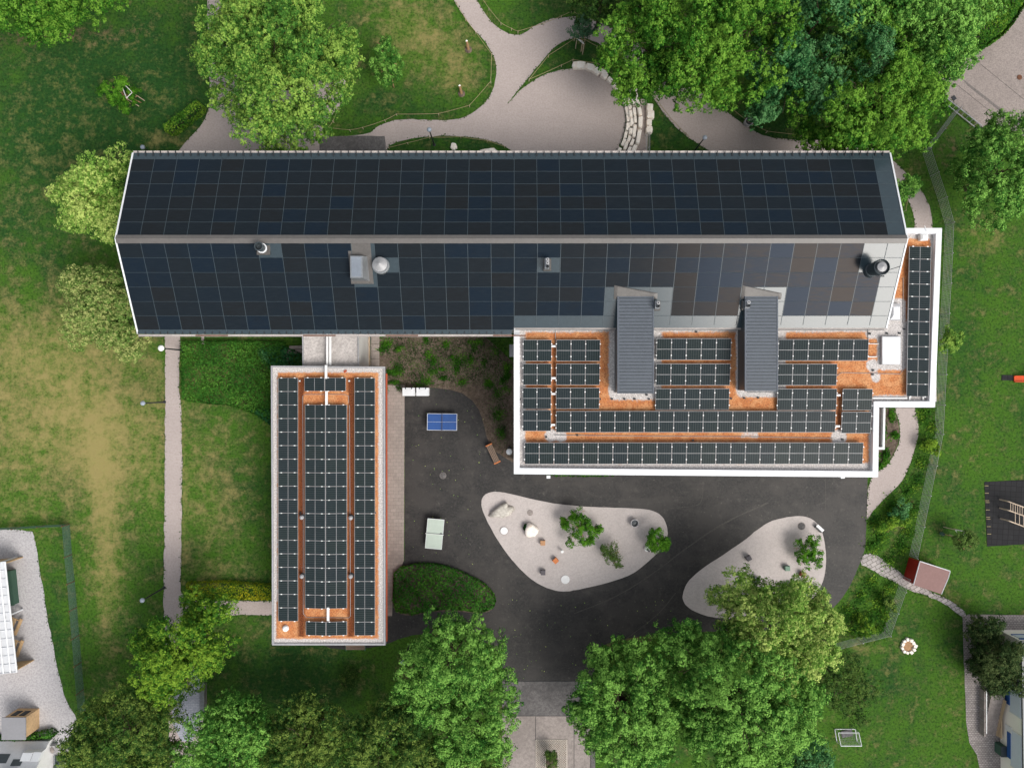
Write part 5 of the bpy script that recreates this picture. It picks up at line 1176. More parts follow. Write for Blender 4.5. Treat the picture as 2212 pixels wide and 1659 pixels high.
# short posts with mulched bases
for x, y, lab, l in ((1012, 108, "sawn pale stump post with a mulch ring on the lawn, north one", .75), (997, 203, "sawn pale stump post with a mulch ring on the lawn, south one", .65)):
    p = P(x, y); t = thing("tree_stump_post", lab, "post", (p.x, p.y, 0), 0, "stump posts on the lawn")
    mb = MB(); mb.tube([(0, 0, 0), (-.05, .12, .5), (-.1, .30, 1.05)], [.13, .12, .10], 9); mb.build("post", M["barkl"], t, (0, 0, 0)); mb = MB(); mb.lathe((0, 0, 0), [(.34, 0), (.30, .06), (.12, .10)], 14); mb.build("mulch", M["soil"], t, (0, 0, 0))
    mb = MB(); mb.lathe((-.1, .30, 1.04), [(.10, 0), (.095, .03)], 9); mb.build("sawn_top", M["stone"], t, (0, 0, 0))
# bicycle rack by the street
t = thing("bicycle_rack", "long low galvanised steel bicycle rack at the street edge", "bicycle rack", tuple(P(2085, 245)))
mb = MB(); a, b = P(2046, 213, .5), P(2121, 272, .5); mb.tube([a, b], .05, 6); c, d = P(2040, 222, .2), P(2112, 280, .2); mb.tube([c, d], .05, 6); mb.build("rail", M["alu"], t)
mb = MB()
for k in range(9):
    f = k / 8; mb.tube([Vector(a).lerp(Vector(b), f), Vector(c).lerp(Vector(d), f)], .02, 5); q = Vector(a).lerp(Vector(b), f); mb.tube([(q.x, q.y, 0), q], .025, 5)
mb.build("stand", M["zinc"], t)
# rubber pad and climbing frame
t = thing("rubber_mat", "large black tiled rubber fall-protection mat on the lawn", "mat", tuple(P(2180, 1108)))
mb = MB(); mb.prism(PL([(2126, 1041), (2260, 1034), (2268, 1172), (2132, 1180)])[::-1], .0, .035); mb.build("tiles", M["rubber"], t)
mb = MB()
for k in range(9): q = P(2128 + k * .7, 1049 + k * 12 + (k % 3) * 4); mb.box((q.x + .1, q.y, .04), (.36, .05, .02))
mb.build("edge_clip", M["rope"], t)
t = thing("climbing_frame", "wooden ladder climbing frame standing on the black rubber mat", "climbing frame", tuple(P(2195, 1110)))
mb = MB()
for x0, y0, x1, y1 in ((2178, 1083, 2235, 1104), (2178, 1102, 2235, 1122), (2180, 1125, 2235, 1146)): mb.tube([P(x0, y0, 1.2), P(x1, y1, 1.2)], .055, 6)
mb.build("beam", M["stake"], t)
mb = MB()
for k in range(10): mb.tube([P(2183 + k * 5, 1085 + k * 1.9, 1.2), P(2183 + k * 5, 1103.5 + k * 1.8, 1.2)], .03, 5)
for k in range(6): mb.tube([P(2193 + k * 9, 1108 + k * 3.2, 1.2), P(2193 + k * 9, 1129 + k * 3.2, 1.2)], .03, 5)
mb.build("rung", M["stake"], t)
mb = MB()
for x, y in ((2178, 1083), (2178, 1102), (2180, 1125), (2235, 1104), (2235, 1146)): q = P(x, y, 1.2); mb.tube([(q.x, q.y, 0), q], .06, 6)
mb.build("post", M["stake"], t)
# slide end and its mat
mb = MB(); q = P(2176, 816); mb.box((q.x, q.y, .02), (1.1, .5, .04), -.03); tag(mb.build("rubber_mat", M["rubber"], None, (q.x, q.y, 0)), "small dark grey mat at the foot of the orange slide", "mat")
t = thing("slide", "bright orange-red plastic slide running out of a small dark mat", "slide", tuple(P(2205, 819)))
mb = MB(); q = P(2189, 819); mb.hexa([(q.x, q.y - .27, .04), (q.x + 1.8, q.y - .32, .9), (q.x + 1.8, q.y + .22, .9), (q.x, q.y + .27, .04), (q.x, q.y - .27, .12), (q.x + 1.8, q.y - .32, .98), (q.x + 1.8, q.y + .22, .98), (q.x, q.y + .27, .12)]); mb.build("chute", M["orange"], t)
mb = MB()
for s in (-.29, .26): mb.hexa([(q.x, q.y + s, .05), (q.x + 1.8, q.y + s - .03, .9), (q.x + 1.8, q.y + s + .03, .9), (q.x, q.y + s + .06, .05), (q.x, q.y + s, .25), (q.x + 1.8, q.y + s - .03, 1.15), (q.x + 1.8, q.y + s + .03, 1.15), (q.x, q.y + s + .06, .25)])
mb.build("side_rail", M["orange"], t)
# fire ring
t = thing("fire_ring", "round white stone fire ring on the mown lawn", "fire pit", tuple(P(1961, 1394)))
c = P(1961, 1394)
for k in range(11):
    a = k / 11 * 6.283; q_ = R.uniform(.52, .64); mb = MB(); stone(mb, (c.x + q_ * math.cos(a), c.y + q_ * math.sin(a)), R.uniform(.24, .34), R.uniform(.22, .34), R.uniform(.16, .3), a + R.uniform(1.1, 2.0), 400 + k); mb.build("stone", M["stone"], t)
mb = MB(); mb.lathe((c.x, c.y, 0), [(.5, 0), (.48, .08), (.2, .12), (.02, .14)], 16); mb.build("ash_bed", M["barkl"], t)
# football goal
t = thing("football_goal", "small white tubular football goal with net on the lawn", "goal", tuple(P(1832, 1590)))
a0, b0 = P(1803, 1574, .0), P(1847, 1574, .0); a1, b1 = P(1807, 1600), P(1851, 1600); hg = .9
mb = MB()
def U(v, z): return (v.x, v.y, z)
mb.tube([U(a1, 0), U(a1, hg), U(b1, hg), U(b1, 0)], .04, 6); mb.tube([U(a0, .04), U(b0, .04)], .035, 6); mb.tube([U(a1, .04), U(a0, .04)], .035, 6); mb.tube([U(b1, .04), U(b0, .04)], .035, 6)
mb.tube([U(a0, .04), U(a0, hg * .8), U(a1, hg)], .03, 6); mb.tube([U(b0, .04), U(b0, hg * .8), U(b1, hg)], .03, 6); mb.tube([U(a0, hg * .8), U(b0, hg * .8)], .03, 6); mb.build("frame", M["white"], t)
mb = MB()
for k in range(15):
    f = k / 14; mb.tube([U(a1.lerp(b1, f), hg), U(a0.lerp(b0, f), hg * .8), U(a0.lerp(b0, f), .04)], .006, 3)
for k in range(9):
    f = k / 8; p, q = a1.lerp(a0, f), b1.lerp(b0, f); mb.tube([U(p, hg - .18 * f), U(q, hg - .18 * f)], .006, 3)
mb.build("net", M["alu"], t)
mb = MB(); q = P(1829, 1583); mb.box((q.x, q.y, .05), (1.0, .6, .08), .2); tag(mb.build("cushion", M["cgrey"], None, (q.x, q.y, 0)), "pale violet-grey pad lying on the lawn behind the goal net", "pad")
# lattice grass pavers with a tree pit
t = thing("lattice_paver", "white lattice grass-paver field with a square planting pit", "paver grid", tuple(P(1190, 1640)))
x0, x1 = P(1157.5, 0).x, P(1224, 0).x; y1, y0 = P(0, 1597).y, P(0, 1700).y; hx0, hx1 = P(1178, 0).x, P(1205, 0).x; hy1 = P(0, 1622).y
mb = MB(); st_ = .215; zz = .03
n = int((x1 - x0 + y1 - y0) / st_) + 2
for k in range(-n, n):
    for sg in (1, -1):
        pts = []
        steps = 120
        for j in range(steps):
            x = x0 + (x1 - x0) * j / (steps - 1); y = (y0 + k * st_ + (x - x0) * sg) if sg > 0 else (y1 - k * st_ - (x - x0))
            ok = y0 <= y <= y1 and not (hx0 < x < hx1 and y < hy1)
            if ok: pts.append((x, y, zz))
            if (not ok or j == steps - 1) and len(pts) > 1: mb.tube([pts[0], pts[-1]], .038, 4); pts = []
for a, b in (((x0, y1), (x1, y1)), ((x0, y0), (x0, y1)), ((x1, y0), (x1, y1)), ((hx0, hy1), (hx1, hy1)), ((hx0, y0), (hx0, hy1)), ((hx1, y0), (hx1, hy1))): mb.tube([(*a, zz), (*b, zz)], .05, 4)
mb.build("lattice", M["lattice"], t)
mb = MB(); mb.quad((x0, y0, .02), (x1, y0, .02), (x1, y1, .02), (x0, y1, .02)); mb.build("soil_bed", M["soil"], t)
# ramp wall
t = thing("retaining_wall", "narrow grey wall along the blue-grey paved ramp between trees", "wall", tuple(P(438, 1495)))
mb = MB(); q0, q1 = P(438, 1448, .5), P(438, 1540, .5); mb.box((q0.x, (q0.y + q1.y) / 2, .3), (.32, q0.y - q1.y, .6)); mb.build("wall", M["worn"], t); mb = MB(); mb.box((q0.x, (q0.y + q1.y) / 2, .63), (.38, q0.y - q1.y + .1, .06)); mb.build("coping", M["zinc"], t)

# ================================================================== FENCES AND ROPES
def mesh_fence(label, pts, h, postm, wirem, brace=(), gap=.16, net=None, wire=.011):
    """pts: survey points of the post tops."""
    W = [P(x, y, h) for x, y in pts]; t = thing("mesh_fence", label, "fence", (W[0].x, W[0].y, 0))
    mb = MB()
    for a, b in zip(W, W[1:]):
        L = (b - a).length; d = (b - a) / L
        for k in range(7): z = .06 + (h - .08) * k / 6; mb.tube([(a.x, a.y, z), (b.x, b.y, z)], wire if k < 6 else .016, 3)
        n = int(L / gap)
        for k in range(n): p = a + d * (k * gap); mb.tube([(p.x, p.y, .05), (p.x, p.y, h)], wire * .8, 3, cap=False)
    mb.build("wire_mesh", M[wirem], t)
    if net:
        mb = MB()
        for a, b in zip(W, W[1:]): mb.quad((a.x, a.y, .03), (b.x, b.y, .03), (b.x, b.y, h - .02), (a.x, a.y, h - .02))
        mb.build("net", net, t)
    for i, p in enumerate(W):
        mb = MB(); mb.tube([(p.x, p.y, 0), (p.x, p.y, h + .04)], .032, 6); mb.lathe((p.x, p.y, h + .03), [(.05, 0), (.05, .05), (.02, .07)], 8)
        if i in brace:
            d = (W[i - 1] - p).normalized() if i else (W[1] - p).normalized(); mb.tube([(p.x, p.y, h * .9), (p.x + d.x * .9, p.y + d.y * .9, 0)], .022, 5)
        mb.build("post", M[postm], t)
    return t
mesh_fence("galvanised wire mesh fence winding along the east lawn behind the flat roofed wing", [(2077, 232), (2042, 279), (2011, 320), (2028, 372), (2046, 426), (2061, 480), (2058, 547), (2055, 612), (2051, 677), (2048, 742), (2044.5, 809), (2041, 875), (2037.5, 938), (2024, 1006), (2010.5, 1071), (1997, 1138), (1982, 1207)], 1.35, "alu", "alu", (2, 5, 12, 16))
mesh_fence("galvanised wire mesh fence bending from the red play shed towards the trees", [(1966, 1252), (1957, 1279), (1941, 1325), (1924, 1374), (1864, 1389), (1816, 1402)], 1.35, "alu", "alu", (3,))
nm_ = bpy.data.materials.new("green_net"); nm_.use_nodes = True; tt = nm_.node_tree; pb = tt.nodes["Principled BSDF"]; pb.inputs["Base Color"].default_value = (.11, .20, .15, 1); pb.inputs["Roughness"].default_value = .8
tb = tt.nodes.new("ShaderNodeBsdfTransparent"); mx = tt.nodes.new("ShaderNodeMixShader"); mx.inputs[0].default_value = .5; tt.links.new(tb.outputs[0], mx.inputs[1]); tt.links.new(pb.outputs[0], mx.inputs[2]); tt.links.new(mx.outputs[0], tt.nodes["Material Output"].inputs[0])
mesh_fence("green netted fence with rusty posts round the gravel yard", [(-40, 1146), (25, 1143), (80, 1139.5), (134, 1137), (139, 1204), (145, 1262), (150, 1320), (155, 1381), (160, 1440), (165, 1500), (169, 1546)], 1.15, "rust", "greenbox", (3,), gap=.3, net=nm_)
def rope_fence(label, pts, h=.45):
    W = [P(x, y, h) for x, y in pts]; t = thing("rope_fence", label, "rope fence", (W[0].x, W[0].y, 0)); mb = MB()
    for a, b in zip(W, W[1:]):
        path = [Vector(a).lerp(Vector(b), k / 6) - Vector((0, 0, .06 * math.sin(math.pi * k / 6))) for k in range(7)]; mb.tube(path, .024, 4)
    mb.build("rope", M["rope"], t)
    for p in W: mb = MB(); mb.tube([(p.x, p.y, 0), (p.x, p.y, h + .04)], .028, 5); mb.build("stake", M["stake"], t)
rope_fence("low rope on stakes round the lawn with the two stump posts", [(730, 234), (719, 262), (709, 276), (755, 281), (783, 276), (831, 260), (856, 247), (947, 246), (1014, 228), (1060, 176), (1062, 117), (1027, 69), (1005, 40), (985, 5)])
rope_fence("low rope on stakes along the lawn corner at the top of the forked path", [(1036, -12), (1056, 18), (1082, 50), (1105, 62), (1119, 68), (1175, 50), (1213, 35), (1235, 24), (1258, 35), (1290, 48)])
rope_fence("low rope on stakes round the pointed lawn with the small pine", [(1290, 100), (1264, 86), (1241, 84), (1185, 120), (1143, 172), (1213, 141), (1238, 129), (1290, 137), (1330, 165)])
rope_fence("low rope on stakes between the limestone steps and the gravel path", [(1380, 165), (1397, 186), (1450, 257), (1490, 297)])
rope_fence("low rope on stakes along the dark lawn edge with the ring bin", [(1545, 210), (1575, 229), (1617, 264), (1658, 284), (1733, 292)])
rope_fence("low rope on stakes along the narrow lawn strip at the north eaves", [(839, 319), (880, 309), (927, 297), (995, 296), (1053, 304), (1090, 317)])
rope_fence("short low rope by the path at the east gable", [(1957, 455), (1962, 430), (1964, 405)])

# ================================================================== TREES, HEDGES, PLANTS
T_ = tree
T_("broadleaf_tree", "huge light green maple over the path at the long roof's north side", "tree", [(596, 95, 115.6, 9.0, 4.2), (523, 115, 76.4, 8, 3.4), (673, 105, 80.4, 8, 3.6), (608, 205, 94.1, 8, 3.4), (513, 185, 56.8, 7, 2.6), (680, 190, 64.7, 7, 2.8), (620, 282, 60.8, 6.2, 2.2), (568, 30, 88.2, 8, 3.5)], "maple", 4, .34, .17, 1.25)
T_("broadleaf_tree", "medium pale green tree touching the north-west gable", "tree", [(214, 416, 57.0, 6.2, 3.0), (252, 391, 47.8, 5.8, 2.4), (209, 471, 51.5, 5.6, 2.4), (256, 461, 46.0, 5.2, 2.0), (184, 411, 40.5, 5.4, 2.2)], "lime", 2.5, .2, .15, 1.3)
T_("broadleaf_tree", "feathery yellowish willow-like tree at the south-west gable", "tree", [(217, 650, 58.9, 4.6, 2.0), (260, 690, 55.1, 4.2, 1.7), (192, 640, 45.6, 4.2, 1.6), (242, 615, 41.8, 4.0, 1.4), (280, 728, 39.9, 3.6, 1.2), (207, 700, 43.7, 4.0, 1.5)], "willow", 1.5, .16, .14, 1.25, sub=.8)
T_("broadleaf_tree", "bright green tree crown at the top left corner, outer one", "tree", [(45, 0, 80, 7, 3.2), (-10, 30, 60, 6.5, 2.6), (95, 30, 52, 6, 2.4)], "beech", 3, .25, .15, 1.1, base=tuple(P(0, -40)))
T_("broadleaf_tree", "yellow-green tree crown at the top left, the one nearer the path", "tree", [(180, -15, 66, 6.5, 3.0), (225, -10, 42, 6, 2.2), (135, 10, 50, 6, 2.3)], "beech", 3, .22, .15, 1.1, base=tuple(P(170, -70)))
T_("beech_tree", "bright green beech hanging over the limestone steps and plaza", "tree", [(1500, 55, 120, 9, 4.0), (1590, 85, 100, 9, 3.6), (1410, 90, 86, 8, 3.2), (1500, 140, 78, 8, 2.8), (1560, 150, 70, 7.5, 2.8), (1370, 150, 52, 6.5, 2.0), (1345, 130, 40, 6.5, 1.8), (1356, 180, 32, 5.2, 1.5), (1375, 195, 28, 4.8, 1.3), (1370, 45, 60, 7, 2.6), (1640, 40, 70, 8.5, 3)], "beech", 3.5, .32, .17, 1.0, rough=.22)
T_("dark_tree", "dark green tree at the top edge behind the small pine", "tree", [(1300, -5, 48, 5, 2.0), (1340, 10, 44, 5, 2.0), (1265, -15, 40, 4.5, 1.8)], "dark", 2, .18, .15, 1.0)
T_("dark_tree", "blue-green tree in the gap between the beech and the hornbeams", "tree", [(1760, 60, 84, 9, 3.8), (1690, 130, 66, 8, 3.2), (1745, 170, 74, 7.5, 3.2), (1690, 215, 50, 6, 2.2), (1700, 30, 60, 8, 3)], "teal", 3.5, .3, .17, 1.05)
T_("hornbeam_tree", "tall bright green hornbeam above the east end of the long roof", "tree", [(1880, 215, 104, 8.5, 3.6), (1820, 235, 80, 7.5, 3.0), (1950, 195, 78, 8, 3.0), (1860, 285, 62, 6.5, 2.2), (1790, 265, 52, 6, 2.0), (1935, 265, 60, 6.5, 2.2), (1905, 140, 80, 9, 3.2)], "beech", 3.5, .3, .17, 1.05, rough=.22)
T_("broadleaf_tree", "tall mid green tree at the top right beside the clipped round bush", "tree", [(1985, 55, 92, 9, 3.8), (1900, 30, 90, 9.5, 3.8), (1840, 60, 76, 9, 3.4), (2048, 95, 60, 7, 2.6), (2066, 30, 56, 7, 2.6), (2035, 140, 36, 6, 1.8), (1960, 120, 66, 8, 3), (1810, -10, 80, 9, 3.5)], "chest", 3.5, .3, .17, 1.1)
T_("spruce_tree", "small blue-green crown poking through the hornbeams", "tree", [(1897, 108, 34, 11.5, 1.8), (1880, 140, 26, 11, 1.2)], "teal", 6, .15, .14, 1.4, sub=.6)
T_("broadleaf_tree", "round deep green tree at the east edge beside the street", "tree", [(2165, 365, 84, 5.5, 2.8), (2120, 335, 46, 5, 2.0), (2110, 400, 44, 5, 2.0), (2150, 440, 50, 4.6, 1.8), (2190, 290, 46, 5, 2), (2225, 400, 60, 5, 2)], "chest", 2, .22, .16, .6, sub=.55, clump=.33, per=34, ros=.5)
T_("broadleaf_tree", "bright leaning tree with light tips beside the worn lawn and lower path", "tree", [(391, 1389, 72.5, 6.2, 2.8), (346, 1409, 52.1, 5.6, 2.2), (441, 1369, 55.8, 5.6, 2.2), (456, 1324, 42.8, 5, 1.8), (361, 1469, 42.8, 5, 1.7), (316, 1434, 31.6, 5, 1.6), (411, 1444, 46.5, 5.2, 1.8), (421, 1304, 33.5, 4.4, 1.4)], "hedge", 2.2, .22, .15, 1.2)
T_("olive_tree", "broad olive-green tree in the bottom left corner by the gravel yard", "tree", [(270, 1600, 92, 6, 2.8), (215, 1620, 74, 5.6, 2.2), (335, 1590, 66, 5.6, 2.2), (280, 1535, 56, 5, 1.8), (330, 1645, 60, 5.4, 2), (235, 1560, 52, 5, 1.8)], "olive", 2, .22, .14, 1.1, sub=.65)
T_("broadleaf_tree", "mid green tree at the bottom edge beside the blue-grey ramp", "tree", [(490, 1600, 74, 6, 2.6), (530, 1570, 56, 5.4, 2), (450, 1630, 52, 5.4, 2), (520, 1640, 56, 5.4, 2), (545, 1530, 26, 4.2, 1.2)], "chest", 2, .2, .15, 1.1, sub=.9)
T_("olive_tree", "dark olive tree at the bottom edge between two green crowns", "tree", [(665, 1600, 74, 5.4, 2.4), (715, 1580, 50, 5, 1.8), (620, 1620, 52, 5, 1.8), (685, 1550, 46, 4.6, 1.6), (640, 1555, 40, 4.6, 1.6), (720, 1640, 60, 5, 1.8), (600, 1655, 50, 5, 1.8)], "olive", 2, .2, .14, 1.05, sub=.65)
T_("olive_tree", "dark olive tree at the bottom edge tucked under the two-lobed crown", "tree", [(835, 1600, 72, 5.4, 2.4), (870, 1570, 50, 5, 1.8), (800, 1625, 56, 5, 1.8), (840, 1545, 42, 4.6, 1.6), (880, 1640, 56, 5, 1.8)], "olive", 2, .2, .14, 1.05, sub=.65)
T_("olive_tree", "low olive tree at the bottom edge beside the driveway", "tree", [(1010, 1650, 50, 3.6, 1.4), (1060, 1650, 36, 3.4, 1.2), (960, 1650, 50, 3.6, 1.4)], "olive", 1.2, .14, .14, 1.0, sub=.7)
T_("chestnut_tree", "clumpy dark green chestnut overhanging the asphalt arm, upper of a pair", "tree", [(985, 1425, 84, 7.4, 3.8), (920, 1420, 46, 6.2, 2.2), (1050, 1400, 52, 6.2, 2.4), (960, 1370, 40, 5.8, 1.8), (900, 1480, 46, 6, 2), (942, 1498, 52, 5.8, 2.2), (1030, 1365, 38, 5.8, 1.8)], "chest", 2.6, .28, .16, .52, sub=.55, clump=.33, per=34, ros=.50)
T_("chestnut_tree", "clumpy mid green chestnut beside the driveway, lower of a pair", "tree", [(1050, 1550, 66, 6.0, 3.0), (992, 1578, 54, 5.6, 2.2), (1080, 1500, 42, 5.6, 1.8), (1075, 1590, 40, 5.4, 1.8), (1000, 1610, 38, 5, 1.6), (950, 1545, 40, 5, 1.6)], "chest", 2.4, .26, .16, .52, sub=.55, clump=.33, per=34, ros=.50)
T_("chestnut_tree", "round bright chestnut just east of the driveway", "tree", [(1355, 1525, 100, 7.0, 4.0), (1315, 1480, 62, 6.4, 2.6), (1388, 1450, 56, 6.4, 2.6), (1330, 1575, 66, 6.2, 2.6), (1405, 1590, 56, 6.0, 2.4), (1325, 1430, 44, 5.8, 2.0), (1270, 1540, 40, 5.6, 1.8), (1390, 1625, 36, 5.4, 1.6)], "chest", 2.6, .3, .17, .52, sub=.55, clump=.33, per=34, ros=.50)
T_("chestnut_tree", "tallest chestnut of the south-east grove with dense rosette clumps", "tree", [(1600, 1490, 122, 8.8, 4.4), (1515, 1425, 76, 7.6, 3.0), (1670, 1530, 92, 7.6, 2.8), (1556, 1595, 82, 7.2, 3.0), (1640, 1600, 76, 7, 2.6), (1528, 1520, 62, 7.4, 2.6), (1715, 1500, 52, 6.6, 2.2), (1455, 1390, 40, 6.4, 2.0), (1610, 1650, 60, 6.4, 2.0)], "chest", 3, .34, .17, .52, sub=.55, clump=.33, per=34, ros=.50)
T_("lime_tree", "yellow-green lime tree overlapping the smaller gravel island", "tree", [(1695, 1362, 102, 8.0, 4.0), (1640, 1325, 70, 7.2, 3.0), (1752, 1360, 58, 7.2, 2.8), (1692, 1430, 62, 7.0, 2.6), (1720, 1300, 52, 6.6, 2.0), (1600, 1275, 42, 6.0, 1.8), (1575, 1300, 30, 5.4, 1.4), (1610, 1340, 44, 6.4, 1.8)], "lime", 3, .26, .15, 1.3, sub=.6, clump=.24)
T_("dark_tree", "thin dark green tree in the shade beyond the yellow-green lime", "tree", [(1800, 1440, 44, 4.2, 1.8), (1830, 1490, 46, 4, 1.6), (1785, 1480, 36, 4, 1.5), (1862, 1475, 30, 3.4, 1.2), (1840, 1530, 30, 3.2, 1.2), (1775, 1405, 28, 3.6, 1.2)], "dark", 1.8, .15, .13, .6, sub=.75)
T_("dark_tree", "bluish dark tree at the bottom edge below the tallest chestnut", "tree", [(1735, 1640, 46, 4.2, 2.0), (1770, 1655, 32, 3.8, 1.5), (1700, 1655, 36, 4, 1.6)], "teal", 1.8, .16, .14, 1.1)
T_("yew_tree", "dense dark conifer in front of the cream house", "tree", [(2152, 1420, 46, 2.6, 2.4), (2138, 1378, 34, 2.2, 1.9), (2165, 1455, 38, 2.4, 2.0), (2128, 1430, 34, 1.8, 1.6), (2180, 1410, 30, 2.4, 1.8)], "conif", 1, .12, .13, 1.8, sub=.6, clump=.22, low=-.9, gap=-2, base=tuple(P(2140, 1412)))
# small trees and shrubs
def small(name, label, lobes, leaf, dens=.8, size=.10, sub=.42, clump=.22, per=10, h0=.8, r0=.05, base=None, group=None, cat="tree", bark="barkl", low=-.3, gap=-1.0): return tree(name, label, cat, lobes, leaf, h0, r0, size * 1.25, dens * 2.2, sub, clump, per * 2, base, group, .2, bark, low, gap)
small("young_tree", "bright young tree with a leaning pale trunk on the north lawn", [(835, 118, 22, 3.2, 1.3), (820, 140, 18, 2.9, 1.0), (850, 145, 18, 2.9, 1.0), (832, 98, 12, 3.6, 1.0), (828, 165, 14, 2.5, .7), (857, 155, 12, 2.6, .7)], "chest", .6, .11, base=tuple(P(851, 190)), low=-.4, gap=-.5, sub=.26)
small("young_tree", "thin staked young tree on the dark lawn at the top left", [(234, 196, 17.5, 2.3, 0.6), (262, 180, 15.0, 2.2, 0.5), (250, 215, 12.5, 2.0, 0.5), (275, 222, 16.2, 1.4, 0.5), (290, 205, 12.5, 1.4, 0.4)], "shrub", .9, .12, gap=-1.5, base=tuple(P(305, 222)))
small("pine_tree", "small blue-green pine staked on the pointed lawn", [(1258, 58, 16, 2.6, .9), (1245, 68, 13, 2.2, .7), (1270, 66, 13, 2.2, .7), (1258, 44, 10, 3.1, .8)], "pine", 1.0, .10, base=tuple(P(1257, 110)))
small("young_tree", "pale young staked tree by the black rubber mat", [(2080, 1160, 15, 1.9, .6), (2095, 1172, 13, 1.7, .5), (2075, 1175, 11, 1.6, .5), (2063, 1168, 7, 1.5, .3)], "twig", 1.3, .10, base=tuple(P(2034, 1150)))
small("young_tree", "small tree squeezed between the east gable and the side path", [(1955, 405, 16, 2.8, .9), (1948, 395, 14, 2.6, .8), (1972, 400, 12, 2.4, .6), (1945, 420, 12, 2.4, .7)], "chest", 1.6, .11)
small("young_tree", "light green sapling leaning over the fence by the east parapet", [(2048, 735, 15, 3.4, .9), (2062, 728, 12, 3.2, .6), (2040, 745, 14, 3.2, .8), (2060, 748, 9, 3.0, .5), (2044, 718, 10, 3.2, .6)], "maple", 1.3, .11, base=tuple(P(2030, 735)))
small("shrub", "large bright spreading shrub in the middle of the larger gravel island", [(1255, 1138, 22, 1.6, .9), (1230, 1128, 12, 1.2, .5), (1278, 1150, 15, 1.2, .5), (1255, 1112, 15, 1.3, .6), (1238, 1165, 12, 1.1, .5), (1265, 1168, 10, 1.0, .4), (1293, 1142, 9, 1.0, .4), (1220, 1130, 8, 1.0, .3)], "shrub", .6, .10, cat="shrub", h0=.2, gap=-.5, sub=.26)
small("shrub", "sparse brownish shrub on the larger gravel island below the bright one", [(1322, 1190, 19, .9, .5), (1330, 1212, 13, .8, .4), (1310, 1185, 14, .8, .4)], "twig", .7, .085, cat="shrub", h0=.1)
small("shrub", "dense round green bush at the east tip of the larger gravel island", [(1415, 1160, 17, 1.4, .8), (1428, 1175, 17, 1.3, .8), (1412, 1180, 14, 1.2, .7), (1436, 1178, 10, 1.1, .6)], "shrub", 1.6, .10, cat="shrub", h0=.2)
small("shrub", "spiky green shrub on the smaller gravel island", [(1745, 1186, 24, 1.2, .7), (1722, 1182, 14, 1.0, .4), (1768, 1185, 13, 1.0, .4), (1740, 1210, 14, .9, .4), (1765, 1208, 13, .9, .4), (1735, 1168, 10, 1.0, .4)], "shrub", .7, .10, cat="shrub", h0=.2, gap=-.5, sub=.26)
small("shrub", "small round dark bush alone on the south lawn", [(753, 1463, 15, .7, .5), (757, 1452, 11, .7, .4), (750, 1475, 11, .6, .4)], "dark", .9, .085, cat="shrub", h0=.1)
small("shrub", "small plant in the square pit of the lattice pavers", [(1191, 1640, 13, 1.0, .5), (1188, 1625, 9, 1.0, .4), (1195, 1660, 14, .9, .4)], "dark", .9, .09, cat="shrub", h0=.1)
def stakes(label, pts, h, top):
    t = thing("tree_stakes", label, "tree stakes", tuple(P(*pts[0]))); W = [P(x, y) for x, y in pts]; dx = top
    for p in W: mb = MB(); mb.tube([(p.x, p.y, 0), (p.x + dx[0], p.y + dx[1], h)], .04, 6); mb.build("stake", M["stake"], t)
    mb = MB()
    for a, b in zip(W, W[1:] + W[:1]): mb.tube([(a.x + dx[0], a.y + dx[1], h - .05), (b.x + dx[0], b.y + dx[1], h - .05)], .035, 5)
    mb.build("crossbar", M["whitep"], t)
stakes("three stakes with pale crossbars round the thin tree on the dark lawn", [(285, 190), (312, 218), (300, 230)], 1.9, (-.15, 0))
stakes("stakes with a pale crossbar round the small pine", [(1243, 106), (1258, 118), (1255, 112)], 1.6, (0, .2))
stakes("stakes with a pale crossbar beside the black rubber mat", [(2038, 1138), (2060, 1142), (2050, 1155)], 1.3, (.3, 0))
t = thing("tree_bag", "small dark green watering bag at the staked tree by the rubber mat", "watering bag", tuple(P(2032, 1152))); mb = MB(); q = P(2032, 1152); mb.rock((q.x, q.y, .2), (.22, .18, .3), 4); mb.build("bag", M["greenbox"], t); mb = MB(); mb.lathe((q.x, q.y, .45), [(.08, 0), (.08, .06)], 8); mb.build("neck", M["darkm"], t)
# hedges
hedge("hedge", "clipped box-shaped hedge set aslant on the dark north-west lawn", "hedge", [(348, 268), (420, 213), (433, 225), (432, 234), (367, 285), (352, 280)], 1.3, "hedge", 120, .09, 11, round_=.25)
hedge("hedge", "golden-green clipped hedge along the short path to the pavilion", "hedge", [(398, 1262), (470, 1259), (560, 1265), (600, 1267), (600, 1298), (500, 1297), (400, 1293)], 1.0, "yhedge", 110, .085, 12, round_=.3, tint_noise=.3)
hedge("hedge", "large clipped ivy-green ground cover west of the link roof", "hedge", [(388, 738), (500, 736), (612, 738), (616, 795), (588, 800), (588, 905), (575, 908), (550, 895), (530, 888), (490, 875), (450, 872), (410, 868), (388, 862)], .9, "ivy", 110, .085, 13, round_=.8, bumpy=.16, wob=.6)
hedge("hedge", "blue-green leafy shrubs at the corner of the ivy cover by the pavilion", "hedge", [(540, 888), (560, 884), (600, 885), (600, 925), (582, 917), (565, 905)], .75, "teal", 80, .13, 14, round_=.4)
hedge("hedge", "blue-green shrubs between ivy cover and the retaining stones", "hedge", [(555, 752), (610, 748), (650, 765), (652, 800), (585, 800), (560, 780)], .95, "teal", 70, .12, 15, round_=.5)
hedge("hedge", "leafy teardrop-shaped shrub bed in the middle of the asphalt", "hedge", [(850, 1241), (865, 1228), (900, 1220), (930, 1220), (960, 1225), (990, 1235), (1020, 1250), (1045, 1263), (1063, 1281), (1070, 1300), (1065, 1315), (1040, 1325), (1000, 1320), (960, 1318), (920, 1322), (890, 1330), (855, 1322), (848, 1300)], .75, "ivy", 90, .11, 16, round_=.8, bumpy=.26, tint_noise=.3)
